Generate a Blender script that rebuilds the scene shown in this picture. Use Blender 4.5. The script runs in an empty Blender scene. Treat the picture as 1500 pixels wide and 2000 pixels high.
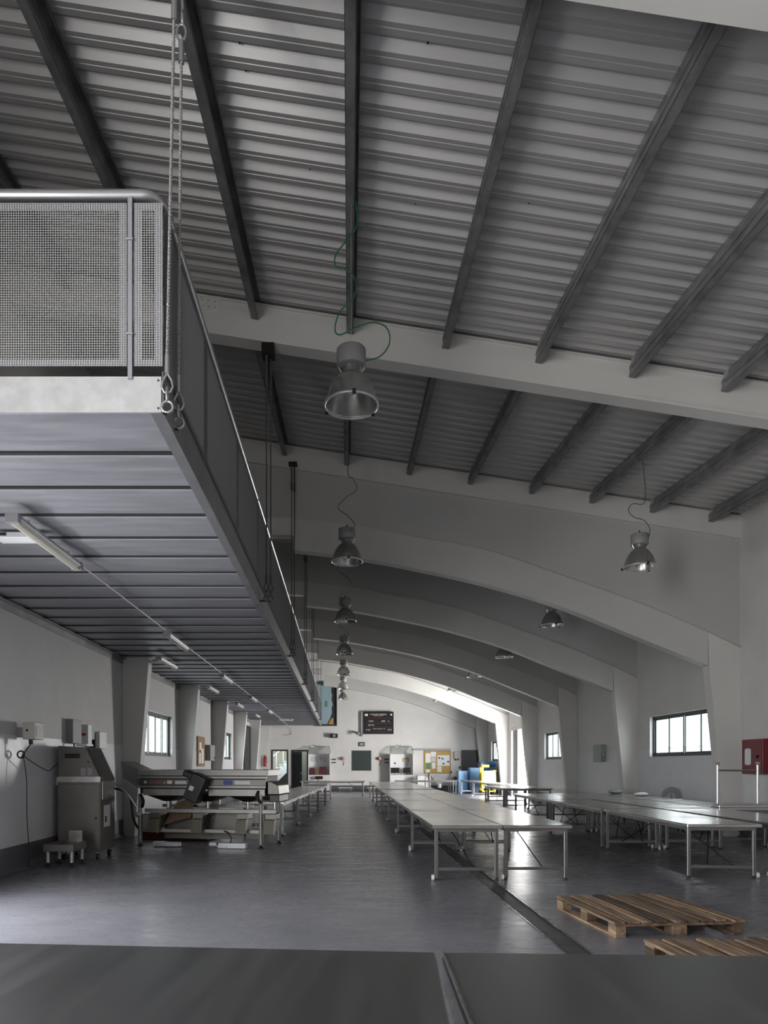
import bpy, bmesh, math, random
from mathutils import Vector, Matrix
random.seed(7)
PI = math.pi
scene = bpy.context.scene
COL = scene.collection

# ------------------------------------------------------------------ camera
H = 1.55                      # eye height, metres
F = 1360.0                    # focal length in pixels of the 1500x2000 frame
CX, CY = 666.0, 1494.0        # vanishing point of the hall axis
cam_d = bpy.data.cameras.new('camera')
cam = bpy.data.objects.new('camera', cam_d); COL.objects.link(cam)
cam.location = (0, 0, H); cam.rotation_euler = (PI/2, 0, 0)
cam_d.sensor_fit = 'VERTICAL'; cam_d.sensor_height = 36.0; cam_d.sensor_width = 27.0
cam_d.lens = F/2000.0*36.0
cam_d.shift_x = (750-CX)/2000.0
cam_d.shift_y = (CY-1000)/2000.0
cam_d.clip_start = 0.05; cam_d.clip_end = 300
scene.camera = cam

# ------------------------------------------------------------------ materials
MATS = {}
def mat(name, col, rough=0.5, metal=0.0, var=0.0, vscale=4.0, bump=0.0, bscale=20.0, stretch=(1,1,1), spec=0.5, emit=None, estr=0.0, rvar=0.0, col2=None, coat=0.0):
    m = bpy.data.materials.new(name); m.use_nodes = True
    nt = m.node_tree; N = nt.nodes; L = nt.links
    b = N['Principled BSDF']
    b.inputs['Base Color'].default_value = (*col, 1)
    b.inputs['Roughness'].default_value = rough
    b.inputs['Metallic'].default_value = metal
    b.inputs['Specular IOR Level'].default_value = spec
    b.inputs['Coat Weight'].default_value = coat
    if emit:
        b.inputs['Emission Color'].default_value = (*emit, 1)
        b.inputs['Emission Strength'].default_value = estr
    if var or bump or rvar:
        tc = N.new('ShaderNodeTexCoord'); mp = N.new('ShaderNodeMapping')
        mp.inputs['Scale'].default_value = stretch
        L.new(tc.outputs['Object'], mp.inputs['Vector'])
    if var or rvar:
        nz = N.new('ShaderNodeTexNoise'); nz.inputs['Scale'].default_value = vscale; nz.inputs['Detail'].default_value = 5
        nz.inputs['Roughness'].default_value = 0.6
        L.new(mp.outputs[0], nz.inputs['Vector'])
        if var:
            rp = N.new('ShaderNodeValToRGB')
            c2 = col2 or tuple(max(0, c*(1-var)) for c in col)
            c1 = tuple(min(1, c*(1+var*0.6)) for c in col) if not col2 else col
            rp.color_ramp.elements[0].position = 0.32; rp.color_ramp.elements[0].color = (*c2, 1)
            rp.color_ramp.elements[1].position = 0.68; rp.color_ramp.elements[1].color = (*c1, 1)
            L.new(nz.outputs['Fac'], rp.inputs['Fac']); L.new(rp.outputs['Color'], b.inputs['Base Color'])
        if rvar:
            mr = N.new('ShaderNodeMapRange')
            mr.inputs['From Min'].default_value = 0.3; mr.inputs['From Max'].default_value = 0.7
            mr.inputs['To Min'].default_value = max(0.02, rough-rvar); mr.inputs['To Max'].default_value = min(1, rough+rvar)
            L.new(nz.outputs['Fac'], mr.inputs['Value']); L.new(mr.outputs[0], b.inputs['Roughness'])
    if bump:
        n2 = N.new('ShaderNodeTexNoise'); n2.inputs['Scale'].default_value = bscale; n2.inputs['Detail'].default_value = 1.5
        L.new(mp.outputs[0], n2.inputs['Vector'])
        bp = N.new('ShaderNodeBump'); bp.inputs['Strength'].default_value = bump; bp.inputs['Distance'].default_value = 0.02
        L.new(n2.outputs['Fac'], bp.inputs['Height']); L.new(bp.outputs[0], b.inputs['Normal'])
    MATS[name] = m
    return m

M = MATS
mat('wall_paint', (0.66, 0.645, 0.625), 0.55, var=0.05, vscale=1.5)
mat('wall_gloss', (0.68, 0.68, 0.69), 0.36, var=0.05, vscale=2.2, bump=0.03, bscale=30, rvar=0.06)
mat('white_steel', (0.66, 0.645, 0.615), 0.5, var=0.04, vscale=1.2)
mat('arch_paint', (0.57, 0.56, 0.535), 0.5, var=0.04, vscale=1.2)
mat('infill_board', (0.50, 0.492, 0.48), 0.6, var=0.04, vscale=0.8)
mat('skirting', (0.105, 0.107, 0.120), 0.4, var=0.1)
mat('roof_sheet', (0.52, 0.51, 0.50), 0.40, metal=0.25, var=0.05, vscale=1.2, stretch=(0.3, 4, 1))
mat('purlin_steel', (0.24, 0.24, 0.245), 0.5, metal=0.4, var=0.35, vscale=6, stretch=(1, 0.6, 1))
mat('galvanised', (0.56, 0.56, 0.57), 0.45, metal=0.55, var=0.22, vscale=7, rvar=0.12)
mat('galvanised_bright', (0.57, 0.57, 0.575), 0.5, metal=0.15, var=0.14, vscale=9)
mat('deck_steel', (0.39, 0.39, 0.425), 0.5, metal=0.3, var=0.16, vscale=3, stretch=(0.4, 3, 1), rvar=0.1)
mat('edge_steel', (0.27, 0.27, 0.275), 0.42, metal=0.4, var=0.15, vscale=3)
mat('mesh_wire', (0.52, 0.52, 0.52), 0.45, metal=0.4)
mat('mesh_frame', (0.36, 0.36, 0.39), 0.5, metal=0.3, var=0.06)
mat('mesh_dark', (0.20, 0.20, 0.205), 0.5, metal=0.35)
mat('tube_steel', (0.60, 0.60, 0.61), 0.22, metal=0.9)
mat('handrail_steel', (0.42, 0.42, 0.43), 0.3, metal=0.8)
mat('rope', (0.42, 0.41, 0.40), 0.5, metal=0.5, bump=0.6, bscale=120)
mat('rope_dark', (0.10, 0.10, 0.10), 0.5, metal=0.4)
mat('forged', (0.45, 0.45, 0.44), 0.35, metal=0.8)
mat('stainless', (0.50, 0.485, 0.46), 0.26, metal=1.0, var=0.10, vscale=3, bump=0.035, bscale=2.2, rvar=0.08)
mat('stainless_top', (0.60, 0.59, 0.57), 0.22, metal=0.95, var=0.08, vscale=1.2, bump=0.05, bscale=1.1, rvar=0.07)
mat('stainless_dark', (0.17, 0.17, 0.172), 0.45, metal=0.9, var=0.12, vscale=1.2, stretch=(6, 0.6, 1), bump=0.01, bscale=3, rvar=0.05)
mat('stainless_brushed', (0.165, 0.155, 0.137), 0.45, metal=0.65, var=0.12, vscale=3)
mat('stainless_dull', (0.36, 0.345, 0.32), 0.5, metal=0.6, var=0.12, vscale=3)
mat('black_plastic', (0.012, 0.012, 0.013), 0.45)
mat('dark_rubber', (0.02, 0.02, 0.02), 0.7)
mat('dark_rod', (0.025, 0.025, 0.027), 0.4, metal=0.5)
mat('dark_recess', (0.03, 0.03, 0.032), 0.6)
mat('white_plastic', (0.72, 0.72, 0.71), 0.4)
mat('grey_plastic', (0.30, 0.30, 0.31), 0.45)
mat('cream_plastic', (0.50, 0.47, 0.41), 0.45)
mat('chute_olive', (0.12, 0.11, 0.07), 0.5, var=0.2)
mat('green_frame', (0.012, 0.028, 0.024), 0.35)
mat('green_cable', (0.01, 0.13, 0.05), 0.5)
mat('grey_cable', (0.09, 0.09, 0.09), 0.5)
mat('lamp_grey', (0.24, 0.24, 0.24), 0.5)
mat('red_paint', (0.15, 0.006, 0.012), 0.35)
mat('red_bright', (0.35, 0.008, 0.02), 0.4)
mat('maroon', (0.10, 0.02, 0.03), 0.5, var=0.3, vscale=12)
mat('dark_red', (0.10, 0.012, 0.014), 0.5)
mat('door_dark', (0.028, 0.029, 0.034), 0.45)
mat('door_green', (0.020, 0.032, 0.028), 0.45)
mat('board_green', (0.026, 0.042, 0.036), 0.6)
mat('cork', (0.52, 0.36, 0.11), 0.8, var=0.2, vscale=30)
mat('cork_brown', (0.34, 0.20, 0.09), 0.8, var=0.2, vscale=30)
mat('paper', (0.80, 0.80, 0.82), 0.6)
mat('paper_green', (0.10, 0.24, 0.14), 0.6)
mat('ink', (0.06, 0.06, 0.08), 0.6)
mat('screen_black', (0.012, 0.011, 0.013), 0.25)
mat('screen_red', (0.03, 0.012, 0.013), 0.35)
mat('text_white', (0.7, 0.7, 0.72), 0.5)
mat('text_orange', (0.75, 0.50, 0.32), 0.5)
mat('blue_crate', (0.22, 0.46, 0.78), 0.4, var=0.08)
mat('blue_bin', (0.045, 0.14, 0.34), 0.4)
mat('yellow_plastic', (0.80, 0.60, 0.01), 0.4)
mat('pale_blue', (0.33, 0.45, 0.50), 0.35, var=0.1, vscale=1)
mat('pale_green', (0.30, 0.42, 0.34), 0.5)
mat('ochre', (0.40, 0.26, 0.08), 0.6)
mat('brown_card', (0.20, 0.13, 0.08), 0.8, var=0.15)
mat('sticker_red', (0.35, 0.10, 0.10), 0.5)
mat('sticker_blue', (0.04, 0.07, 0.3), 0.5)
mat('sticker_yellow', (0.55, 0.45, 0.05), 0.5)
mat('exterior_white', (0.80, 0.80, 0.80), 0.8, var=0.05)
mat('exterior_ground', (0.5, 0.5, 0.48), 0.9)
mat('exterior_grey', (0.45, 0.46, 0.47), 0.7)

def wood_mat(name, c1, c2):
    m = bpy.data.materials.new(name); m.use_nodes = True
    nt = m.node_tree; N = nt.nodes; L = nt.links; b = N['Principled BSDF']
    tc = N.new('ShaderNodeTexCoord'); oi = N.new('ShaderNodeObjectInfo')
    mp = N.new('ShaderNodeMapping'); mp.inputs['Scale'].default_value = (14, 1.6, 14)
    ad = N.new('ShaderNodeVectorMath'); ad.operation = 'ADD'
    L.new(tc.outputs['Object'], mp.inputs['Vector']); L.new(mp.outputs[0], ad.inputs[0]); 
    cm = N.new('ShaderNodeCombineXYZ'); mu = N.new('ShaderNodeMath'); mu.operation = 'MULTIPLY'; mu.inputs[1].default_value = 40
    L.new(oi.outputs['Random'], mu.inputs[0]); L.new(mu.outputs[0], cm.inputs[0]); L.new(mu.outputs[0], cm.inputs[1]); L.new(cm.outputs[0], ad.inputs[1])
    nz = N.new('ShaderNodeTexNoise'); nz.inputs['Scale'].default_value = 1.2; nz.inputs['Detail'].default_value = 8; nz.inputs['Roughness'].default_value = 0.65
    L.new(ad.outputs[0], nz.inputs['Vector'])
    rp = N.new('ShaderNodeValToRGB')
    rp.color_ramp.elements[0].position = 0.33; rp.color_ramp.elements[0].color = (*c2, 1)
    rp.color_ramp.elements[1].position = 0.66; rp.color_ramp.elements[1].color = (*c1, 1)
    L.new(nz.outputs['Fac'], rp.inputs['Fac'])
    hs = N.new('ShaderNodeHueSaturation'); mr = N.new('ShaderNodeMapRange'); mr.inputs['To Min'].default_value = 0.35; mr.inputs['To Max'].default_value = 1.9
    L.new(oi.outputs['Random'], mr.inputs['Value']); L.new(mr.outputs[0], hs.inputs['Value']); L.new(rp.outputs[0], hs.inputs['Color'])
    L.new(hs.outputs[0], b.inputs['Base Color']); b.inputs['Roughness'].default_value = 0.75
    MATS[name] = m
wood_mat('pallet_wood', (0.27, 0.175, 0.105), (0.05, 0.038, 0.03))

def floor_mat():
    m = bpy.data.materials.new('floor_resin'); m.use_nodes = True
    nt = m.node_tree; N = nt.nodes; L = nt.links; b = N['Principled BSDF']
    tc = N.new('ShaderNodeTexCoord')
    n1 = N.new('ShaderNodeTexNoise'); n1.inputs['Scale'].default_value = 0.9; n1.inputs['Detail'].default_value = 8; n1.inputs['Roughness'].default_value = 0.62
    L.new(tc.outputs['Object'], n1.inputs['Vector'])
    rp = N.new('ShaderNodeValToRGB')
    rp.color_ramp.elements[0].position = 0.3; rp.color_ramp.elements[0].color = (0.17, 0.172, 0.192, 1)
    rp.color_ramp.elements[1].position = 0.72; rp.color_ramp.elements[1].color = (0.23, 0.23, 0.255, 1)
    L.new(n1.outputs['Fac'], rp.inputs['Fac'])
    # faint worn streaks along the drain
    mp = N.new('ShaderNodeMapping'); mp.inputs['Scale'].default_value = (0.6, 3.0, 1)
    L.new(tc.outputs['Object'], mp.inputs['Vector'])
    n2 = N.new('ShaderNodeTexNoise'); n2.inputs['Scale'].default_value = 2.2; n2.inputs['Detail'].default_value = 6; n2.inputs['Roughness'].default_value = 0.7
    L.new(mp.outputs[0], n2.inputs['Vector'])
    r2 = N.new('ShaderNodeValToRGB'); r2.color_ramp.elements[0].position = 0.60; r2.color_ramp.elements[0].color = (0, 0, 0, 1)
    r2.color_ramp.elements[1].position = 0.78; r2.color_ramp.elements[1].color = (0.5, 0.5, 0.5, 1)
    L.new(n2.outputs['Fac'], r2.inputs['Fac'])
    mx = N.new('ShaderNodeMixRGB'); mx.inputs['Color2'].default_value = (0.085, 0.075, 0.065, 1)
    L.new(r2.outputs[0], mx.inputs['Fac']); L.new(rp.outputs[0], mx.inputs['Color1'])
    L.new(mx.outputs[0], b.inputs['Base Color'])
    mr = N.new('ShaderNodeMapRange'); mr.inputs['From Min'].default_value = 0.3; mr.inputs['From Max'].default_value = 0.7
    mr.inputs['To Min'].default_value = 0.20; mr.inputs['To Max'].default_value = 0.38
    L.new(n2.outputs['Fac'], mr.inputs['Value']); L.new(mr.outputs[0], b.inputs['Roughness'])
    bp = N.new('ShaderNodeBump'); bp.inputs['Strength'].default_value = 0.12; bp.inputs['Distance'].default_value = 0.02
    n3 = N.new('ShaderNodeTexNoise'); n3.inputs['Scale'].default_value = 5.0; n3.inputs['Detail'].default_value = 3
    L.new(tc.outputs['Object'], n3.inputs['Vector']); L.new(n3.outputs['Fac'], bp.inputs['Height']); L.new(bp.outputs[0], b.inputs['Normal'])
    MATS['floor_resin'] = m
floor_mat()

def glass_mat(name, tint=(0.92, 0.95, 0.95), refl=0.08):
    m = bpy.data.materials.new(name); m.use_nodes = True
    nt = m.node_tree; N = nt.nodes; L = nt.links
    N.remove(N['Principled BSDF'])
    t = N.new('ShaderNodeBsdfTransparent'); t.inputs['Color'].default_value = (*tint, 1)
    g = N.new('ShaderNodeBsdfGlossy'); g.inputs['Roughness'].default_value = 0.03
    mx = N.new('ShaderNodeMixShader'); mx.inputs['Fac'].default_value = refl
    L.new(t.outputs[0], mx.inputs[1]); L.new(g.outputs[0], mx.inputs[2]); L.new(mx.outputs[0], N['Material Output'].inputs['Surface'])
    MATS[name] = m
glass_mat('window_glass')
glass_mat('hood_glass', (0.86, 0.88, 0.86), 0.06)

# ------------------------------------------------------------------ mesh builder
class MB:
    def __init__(self): self.v = []; self.f = []; self.sm = []
    def add(self, vs, fs, smooth=False):
        o = len(self.v); self.v += [tuple(v) for v in vs]
        for f in fs: self.f.append(tuple(i+o for i in f)); self.sm.append(smooth)
        return self
    def box(self, x0, x1, y0, y1, z0, z1):
        vs = [(x0,y0,z0),(x1,y0,z0),(x1,y1,z0),(x0,y1,z0),(x0,y0,z1),(x1,y0,z1),(x1,y1,z1),(x0,y1,z1)]
        return self.add(vs, [(0,3,2,1),(4,5,6,7),(0,1,5,4),(1,2,6,5),(2,3,7,6),(3,0,4,7)])
    def obox(self, c, size, rot=None):
        """box centred at c with Matrix rotation"""
        sx, sy, sz = (s/2 for s in size)
        vs = [Vector(p) for p in [(-sx,-sy,-sz),(sx,-sy,-sz),(sx,sy,-sz),(-sx,sy,-sz),(-sx,-sy,sz),(sx,-sy,sz),(sx,sy,sz),(-sx,sy,sz)]]
        if rot is not None: vs = [rot @ v for v in vs]
        vs = [v+Vector(c) for v in vs]
        return self.add(vs, [(0,3,2,1),(4,5,6,7),(0,1,5,4),(1,2,6,5),(2,3,7,6),(3,0,4,7)])
    def bar(self, p0, p1, w, h):
        """rectangular bar between two points"""
        p0, p1 = Vector(p0), Vector(p1); d = (p1-p0); L = d.length; d.normalize()
        up = Vector((0,0,1)) if abs(d.z) < 0.9 else Vector((0,1,0))
        a = d.cross(up).normalized(); b = a.cross(d).normalized()
        vs = []
        for p in (p0, p1):
            for s, t in ((-1,-1),(1,-1),(1,1),(-1,1)): vs.append(p+a*(s*w/2)+b*(t*h/2))
        return self.add(vs, [(3,2,1,0),(4,5,6,7),(0,1,5,4),(1,2,6,5),(2,3,7,6),(3,0,4,7)])
    def prism(self, poly, axis, a0, a1):
        """extrude 2-D polygon along axis ('x': poly in yz, 'y': poly in xz, 'z': poly in xy)"""
        n = len(poly); vs = []
        for a in (a0, a1):
            for p, q in poly:
                vs.append({'x': (a,p,q), 'y': (p,a,q), 'z': (p,q,a)}[axis])
        fs = [tuple(range(n))[::-1], tuple(range(n, 2*n))]
        for i in range(n): j = (i+1) % n; fs.append((i, j, n+j, n+i))
        return self.add(vs, fs)
    def cyl(self, p0, p1, r, n=12, r1=None, caps=True, smooth=True):
        r1 = r if r1 is None else r1
        p0, p1 = Vector(p0), Vector(p1); d = (p1-p0).normalized()
        up = Vector((0,0,1)) if abs(d.z) < 0.9 else Vector((1,0,0))
        a = d.cross(up).normalized(); b = d.cross(a).normalized()
        vs = []
        for p, rr in ((p0, r), (p1, r1)):
            for k in range(n):
                t = 2*PI*k/n; vs.append(p+a*(rr*math.cos(t))+b*(rr*math.sin(t)))
        self.add(vs, [(k, (k+1)%n, n+(k+1)%n, n+k) for k in range(n)], smooth)
        if caps: self.add(vs, [tuple(range(n))[::-1], tuple(range(n, 2*n))])
        return self
    def tube(self, pts, r, n=8, closed=False, smooth=True):
        pts = [Vector(p) for p in pts]; m = len(pts); vs = []
        prev = None
        for i, p in enumerate(pts):
            if closed: d = (pts[(i+1)%m]-pts[i-1]).normalized()
            else: d = (pts[min(i+1,m-1)]-pts[max(i-1,0)]).normalized()
            if prev is None:
                up = Vector((0,0,1)) if abs(d.z) < 0.9 else Vector((1,0,0))
                a = d.cross(up).normalized()
            else:
                a = (prev-d*prev.dot(d)).normalized()
            prev = a; b = d.cross(a).normalized()
            for k in range(n):
                t = 2*PI*k/n; vs.append(p+a*(r*math.cos(t))+b*(r*math.sin(t)))
        fs = []
        for i in range(m if closed else m-1):
            j = (i+1) % m
            for k in range(n): fs.append((i*n+k, i*n+(k+1)%n, j*n+(k+1)%n, j*n+k))
        self.add(vs, fs, smooth)
        if not closed: self.add([vs[k] for k in range(n)], [tuple(range(n))[::-1]]); self.add(vs[-n:], [tuple(range(n))])
        return self
    def lathe(self, prof, n=24, c=(0,0,0), smooth=True):
        vs = []; m = len(prof)
        for r, z in prof:
            for k in range(n):
                t = 2*PI*k/n; vs.append((c[0]+r*math.cos(t), c[1]+r*math.sin(t), c[2]+z))
        fs = [(i*n+k, i*n+(k+1)%n, (i+1)*n+(k+1)%n, (i+1)*n+k) for i in range(m-1) for k in range(n)]
        return self.add(vs, fs, smooth)
    def sphere(self, c, r, n=10, sz=1.0):
        prof = [(max(1e-4, r*math.sin(PI*i/n)), -r*sz*math.cos(PI*i/n)) for i in range(n+1)]
        return self.lathe(prof, 2*n, c)
    def build(self, name, m, parent=None, bevel=0.0, loc=None, weld=False, rotz=0.0):
        me = bpy.data.meshes.new(name)
        me.from_pydata(self.v, [], self.f)
        for p, s in zip(me.polygons, self.sm): p.use_smooth = s
        bm = bmesh.new(); bm.from_mesh(me)
        if weld: bmesh.ops.remove_doubles(bm, verts=bm.verts, dist=1e-5)
        if bevel: bmesh.ops.bevel(bm, geom=list(bm.edges), offset=bevel, segments=1, affect='EDGES', clamp_overlap=True)
        bmesh.ops.recalc_face_normals(bm, faces=bm.faces)
        bm.to_mesh(me); bm.free()
        me.materials.append(M[m] if isinstance(m, str) else m)
        o = bpy.data.objects.new(name, me); COL.objects.link(o)
        if parent is not None: o.parent = parent
        if loc is not None: o.location = loc
        if rotz: o.rotation_euler.z = rotz
        return o

def tag(o, label=None, cat=None, group=None, kind=None):
    if label: o['label'] = label
    if cat: o['category'] = cat
    if group: o['group'] = group
    if kind: o['kind'] = kind
    return o
def thing(name, label, cat, loc=(0,0,0), rz=0.0, group=None, kind=None):
    o = bpy.data.objects.new(name, None); COL.objects.link(o)
    o.location = loc; o.rotation_euler = (0, 0, rz); o.empty_display_size = 0.1
    return tag(o, label, cat, group, kind)
def kids(o): return [c for c in bpy.data.objects if c.parent == o]
def tree_of(o): return (o, [(c, [g for g in kids(c)]) for c in kids(o)])
def dup(tree, loc, rz, label, group=None, sx=None):
    root, cs = tree
    r = root.copy(); COL.objects.link(r); r.location = loc; r.rotation_euler = (0, 0, rz)
    r['label'] = label
    if group: r['group'] = group
    for c, gs in cs:
        d = c.copy(); COL.objects.link(d); d.parent = r
        for g in gs:
            e = g.copy(); COL.objects.link(e); e.parent = d
    return r
def W(px, py, Y):
    """world point at depth Y whose direction from the eye is that of a frame position"""
    return Vector(((px-CX)*Y/F, Y, H+(CY-py)*Y/F))
ORD = ['first', 'second', 'third', 'fourth', 'fifth', 'sixth', 'seventh', 'eighth', 'ninth', 'tenth', 'eleventh', 'twelfth']

# ------------------------------------------------------------------ shell
XL, XR, YF, YB = -4.72, 8.65, -6.0, 41.3
def roof_z(x, y): return 7.18-0.155*x+0.075*min(y, 15.06)
FR = [4.68, 9.80, 15.06, 20.3, 25.5, 30.65, 35.9, 41.0]      # front faces of the portal frames

MB().add([(XL-12,YF-12,0),(XR+12,YF-12,0),(XR+12,YB+8,0),(XL-12,YB+8,0)], [(0,1,2,3)]).build('ground', 'exterior_ground', loc=(0,0,-0.03))['kind'] = 'structure'
tag(bpy.data.objects['ground'], 'pale ground outside the hall', 'ground')
# floor with a slot for the drain
DX0, DX1 = 1.84, 2.06
fl = MB()
for x0, x1 in ((XL, DX0), (DX1, XR)): fl.add([(x0,YF,0),(x1,YF,0),(x1,YB+4,0),(x0,YB+4,0)], [(0,1,2,3)])
for y0, y1 in ((YF, 2.0), (33.0, YB+4)): fl.add([(DX0,y0,0),(DX1,y0,0),(DX1,y1,0),(DX0,y1,0)], [(0,1,2,3)])
tag(fl.build('floor', 'floor_resin'), 'blue-grey resin floor of the hall, worn and shiny', 'floor', kind='structure')

def wall_grid(axis, a0, a1, u0, u1, z0, z1, holes, zsplit=None):
    us = sorted({u0, u1, *[h[0] for h in holes], *[h[1] for h in holes]})
    zs = sorted({z0, z1, *[h[2] for h in holes], *[h[3] for h in holes], *([zsplit] if zsplit else [])})
    lo, hi = MB(), MB()
    for i in range(len(us)-1):
        for j in range(len(zs)-1):
            uc, zc = (us[i]+us[i+1])/2, (zs[j]+zs[j+1])/2
            if any(h[0] < uc < h[1] and h[2] < zc < h[3] for h in holes): continue
            mb = lo if (zsplit and zc < zsplit) else hi
            if axis == 'x': mb.box(a0, a1, us[i], us[i+1], zs[j], zs[j+1])
            else: mb.box(us[i], us[i+1], a0, a1, zs[j], zs[j+1])
    return lo, hi
WZ0, WZ1 = 1.78, 2.89
WIN_L = [(16.75, 19.5), (27.2, 30.1)]
WIN_R = [(16.05, 19.5), (26.6, 29.6), (37.3, 40.1)]
LOAD = (-3.5, -0.3, 0.0, 5.6)          # loading opening in the left wall beside the camera
SIDE = (4.3, 7.3, 0.0, 2.5)           # unseen goods door in the left wall, added to light the near floor
RDOOR = (31.7, 35.35, 0.0, 3.56)      # open yard door in the right wall
lo, hi = wall_grid('x', XL-0.28, XL, YF, YB, 0, 9.4, [LOAD, SIDE]+[(a, b, WZ0, WZ1) for a, b in WIN_L], 1.98)
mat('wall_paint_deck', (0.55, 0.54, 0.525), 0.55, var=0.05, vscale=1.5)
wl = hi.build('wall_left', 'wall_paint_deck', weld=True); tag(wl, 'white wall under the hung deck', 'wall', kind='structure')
lo.build('wall_dado', 'wall_gloss', wl, weld=True)
lo, hi = wall_grid('x', XR, XR+0.28, YF, YB, 0, 7.4, [RDOOR]+[(a, b, WZ0, WZ1) for a, b in WIN_R], 1.98)
wr = hi.build('wall_right', 'wall_paint', weld=True); tag(wr, 'white wall with the long green framed windows', 'wall', kind='structure')
lo.build('wall_dado', 'wall_gloss', wr, weld=True)
DOOR1, DOOR2 = (-4.14, -3.13, 0, 2.46), (-2.95, -1.94, 0, 2.44)
UPWIN = (-1.62, -0.24, 3.86, 6.44)
lo, hi = wall_grid('y', YB, YB+0.25, XL, XR, 0, 9.4, [DOOR1, DOOR2, UPWIN])
tag(hi.build('wall_back', 'wall_paint', weld=True), 'white end wall with the notice boards and doors', 'wall', kind='structure')
tag(MB().box(XL-0.28, XR+0.28, YF-0.28, YF, 0, 9.0).build('wall_front', 'wall_paint'), 'wall behind the camera', 'wall', kind='structure')
# skirtings (coved resin upstand)
def skirt(name, x, s, ys):
    mb = MB()
    for y0, y1 in ys:
        mb.prism([(x, 0.0), (x, 0.38), (x+s*0.015, 0.38), (x+s*0.02, 0.10), (x+s*0.05, 0.03), (x+s*0.1, 0.0)], 'y', y0, y1)
    tag(mb.build(name, 'skirting'), 'grey resin skirting along the wall %s' % ('under the hung deck' if s > 0 else 'with windows'), 'skirting', kind='structure')
skirt('baseboard_left', XL, 1, [(-0.2, 4.2), (7.4, 33.6), (35.85, YB)])
skirt('baseboard_right', XR, -1, [(YF, 31.6), (35.4, YB)])
sk = MB()
for x0, x1 in ((-3.05, -3.0), (-1.86, 7.06), (8.22, XR)): sk.box(x0, x1, YB-0.02, YB, 0, 0.34)
tag(sk.build('baseboard_back', 'skirting'), 'grey resin skirting along the end wall', 'skirting', kind='structure')

# corrugated roof sheet, ribs running across the hall
prof = []      # (y, dz)
y = YF
while y < YB+0.3:
    prof += [(y, 0.0), (y+0.045, 0.0), (y+0.051, 0.008), (y+0.057, 0.0), (y+0.115, 0.0), (y+0.128, 0.065), (y+0.200, 0.065)]
    y += 0.258
xa, xb = XL-0.25, XR+0.25
rf = MB(); vs = []
for yy, dz in prof:
    for xx in (xa, xb): vs.append((xx, yy, roof_z(xx, yy)+dz))
rf.add(vs, [(2*i, 2*i+1, 2*i+3, 2*i+2) for i in range(len(prof)-1)])
roof = rf.build('ceiling', 'roof_sheet'); tag(roof, 'grey corrugated steel roof seen from below', 'ceiling', kind='structure')
sc_ = MB()
for k in range(70):
    xx = random.choice([-2.0, 0.8, 2.1, 3.4, 4.7, 6.0, -0.6, -3.2])+random.uniform(-0.3, 0.3)
    yy = YF+0.258*random.randint(42, 80)+0.165
    z = roof_z(xx, yy)+0.065
    sc_.cyl((xx, yy, z), (xx, yy, z-0.035), 0.008, 6)
sc_.build('screw', 'dark_rubber', roof)
# backing above the ribs keeps the daylight out
MB().add([(xa, YF-0.3, roof_z(xa, YF)+0.1), (xb, YF-0.3, roof_z(xb, YF)+0.1), (xb, 15.06, roof_z(xb, 15.06)+0.1), (xa, 15.06, roof_z(xa, 15.06)+0.1),
          (xb, YB+0.4, roof_z(xb, 15.06)+0.1), (xa, YB+0.4, roof_z(xa, 15.06)+0.1)], [(0,1,2,3), (3,2,4,5)]).build('roof_panel', 'galvanised', roof)

# ------------------------------------------------------------------ portal frames
def beam(k, y0, depth, label):
    mb = MB()
    zt = lambda x: roof_z(x, y0)-0.04
    mb.prism([(XL, zt(XL)), (XR, zt(XR)), (XR, zt(XR)-depth+0.03), (XL, zt(XL)-depth+0.03)], 'y', y0+0.03, y0+0.22)
    mb.prism([(XL, zt(XL)-depth+0.03), (XR, zt(XR)-depth+0.03), (XR, zt(XR)-depth), (XL, zt(XL)-depth)], 'y', y0, y0+0.25)
    mb.prism([(XL, zt(XL)), (XR, zt(XR)), (XR, zt(XR)-0.03), (XL, zt(XL)-0.03)], 'y', y0, y0+0.25)
    return tag(mb.build('roof_beam', 'white_steel'), label, 'beam', kind='structure')
bm0 = beam(0, FR[0]-0.25, 0.55, 'white roof beam crossing the top corner of the picture')
bm1 = beam(1, FR[1], 0.53, 'white sloping roof beam behind the nearest hanging lamp')
spl = MB()
for i in range(4):
    for j in range(2):
        x = -2.05+0.09*i; z = roof_z(x, FR[1])-0.10-0.09*j
        spl.cyl((x, FR[1]+0.03, z), (x, FR[1]-0.0, z), 0.014, 6)
spl.box(-2.12, -1.70, FR[1]+0.02, FR[1]+0.032, roof_z(-1.9, FR[1])-0.24, roof_z(-1.9, FR[1])-0.05)
spl.build('bolt', 'white_steel', bm1)
ARCH_LO = [(-1.03, 6.20), (-0.21, 6.11), (0.45, 6.02), (1.48, 5.83), (3.03, 5.49), (4.68, 5.005), (6.13, 4.43), (7.94, 3.70)]
ARCH_HI = [(-1.03, 6.88), (0.39, 6.72), (1.48, 6.51), (3.03, 6.23), (4.58, 5.72), (6.66, 4.97), (7.94, 4.42)]
def smooth_curve(pts, n=36):
    """Catmull-Rom through the points"""
    P = [pts[0]]+pts+[pts[-1]]; out = []
    segs = len(pts)-1
    for s in range(segs):
        p0, p1, p2, p3 = P[s:s+4]
        for i in range(n//segs+1):
            t = i/(n//segs+1)
            q = []
            for a in range(2):
                q.append(0.5*((2*p1[a])+(-p0[a]+p2[a])*t+(2*p0[a]-5*p1[a]+4*p2[a]-p3[a])*t*t+(-p0[a]+3*p1[a]-3*p2[a]+p3[a])*t**3))
            out.append(tuple(q))
    out.append(pts[-1]); return out
LOc, HIc = smooth_curve(ARCH_LO), smooth_curve(ARCH_HI)
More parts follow.
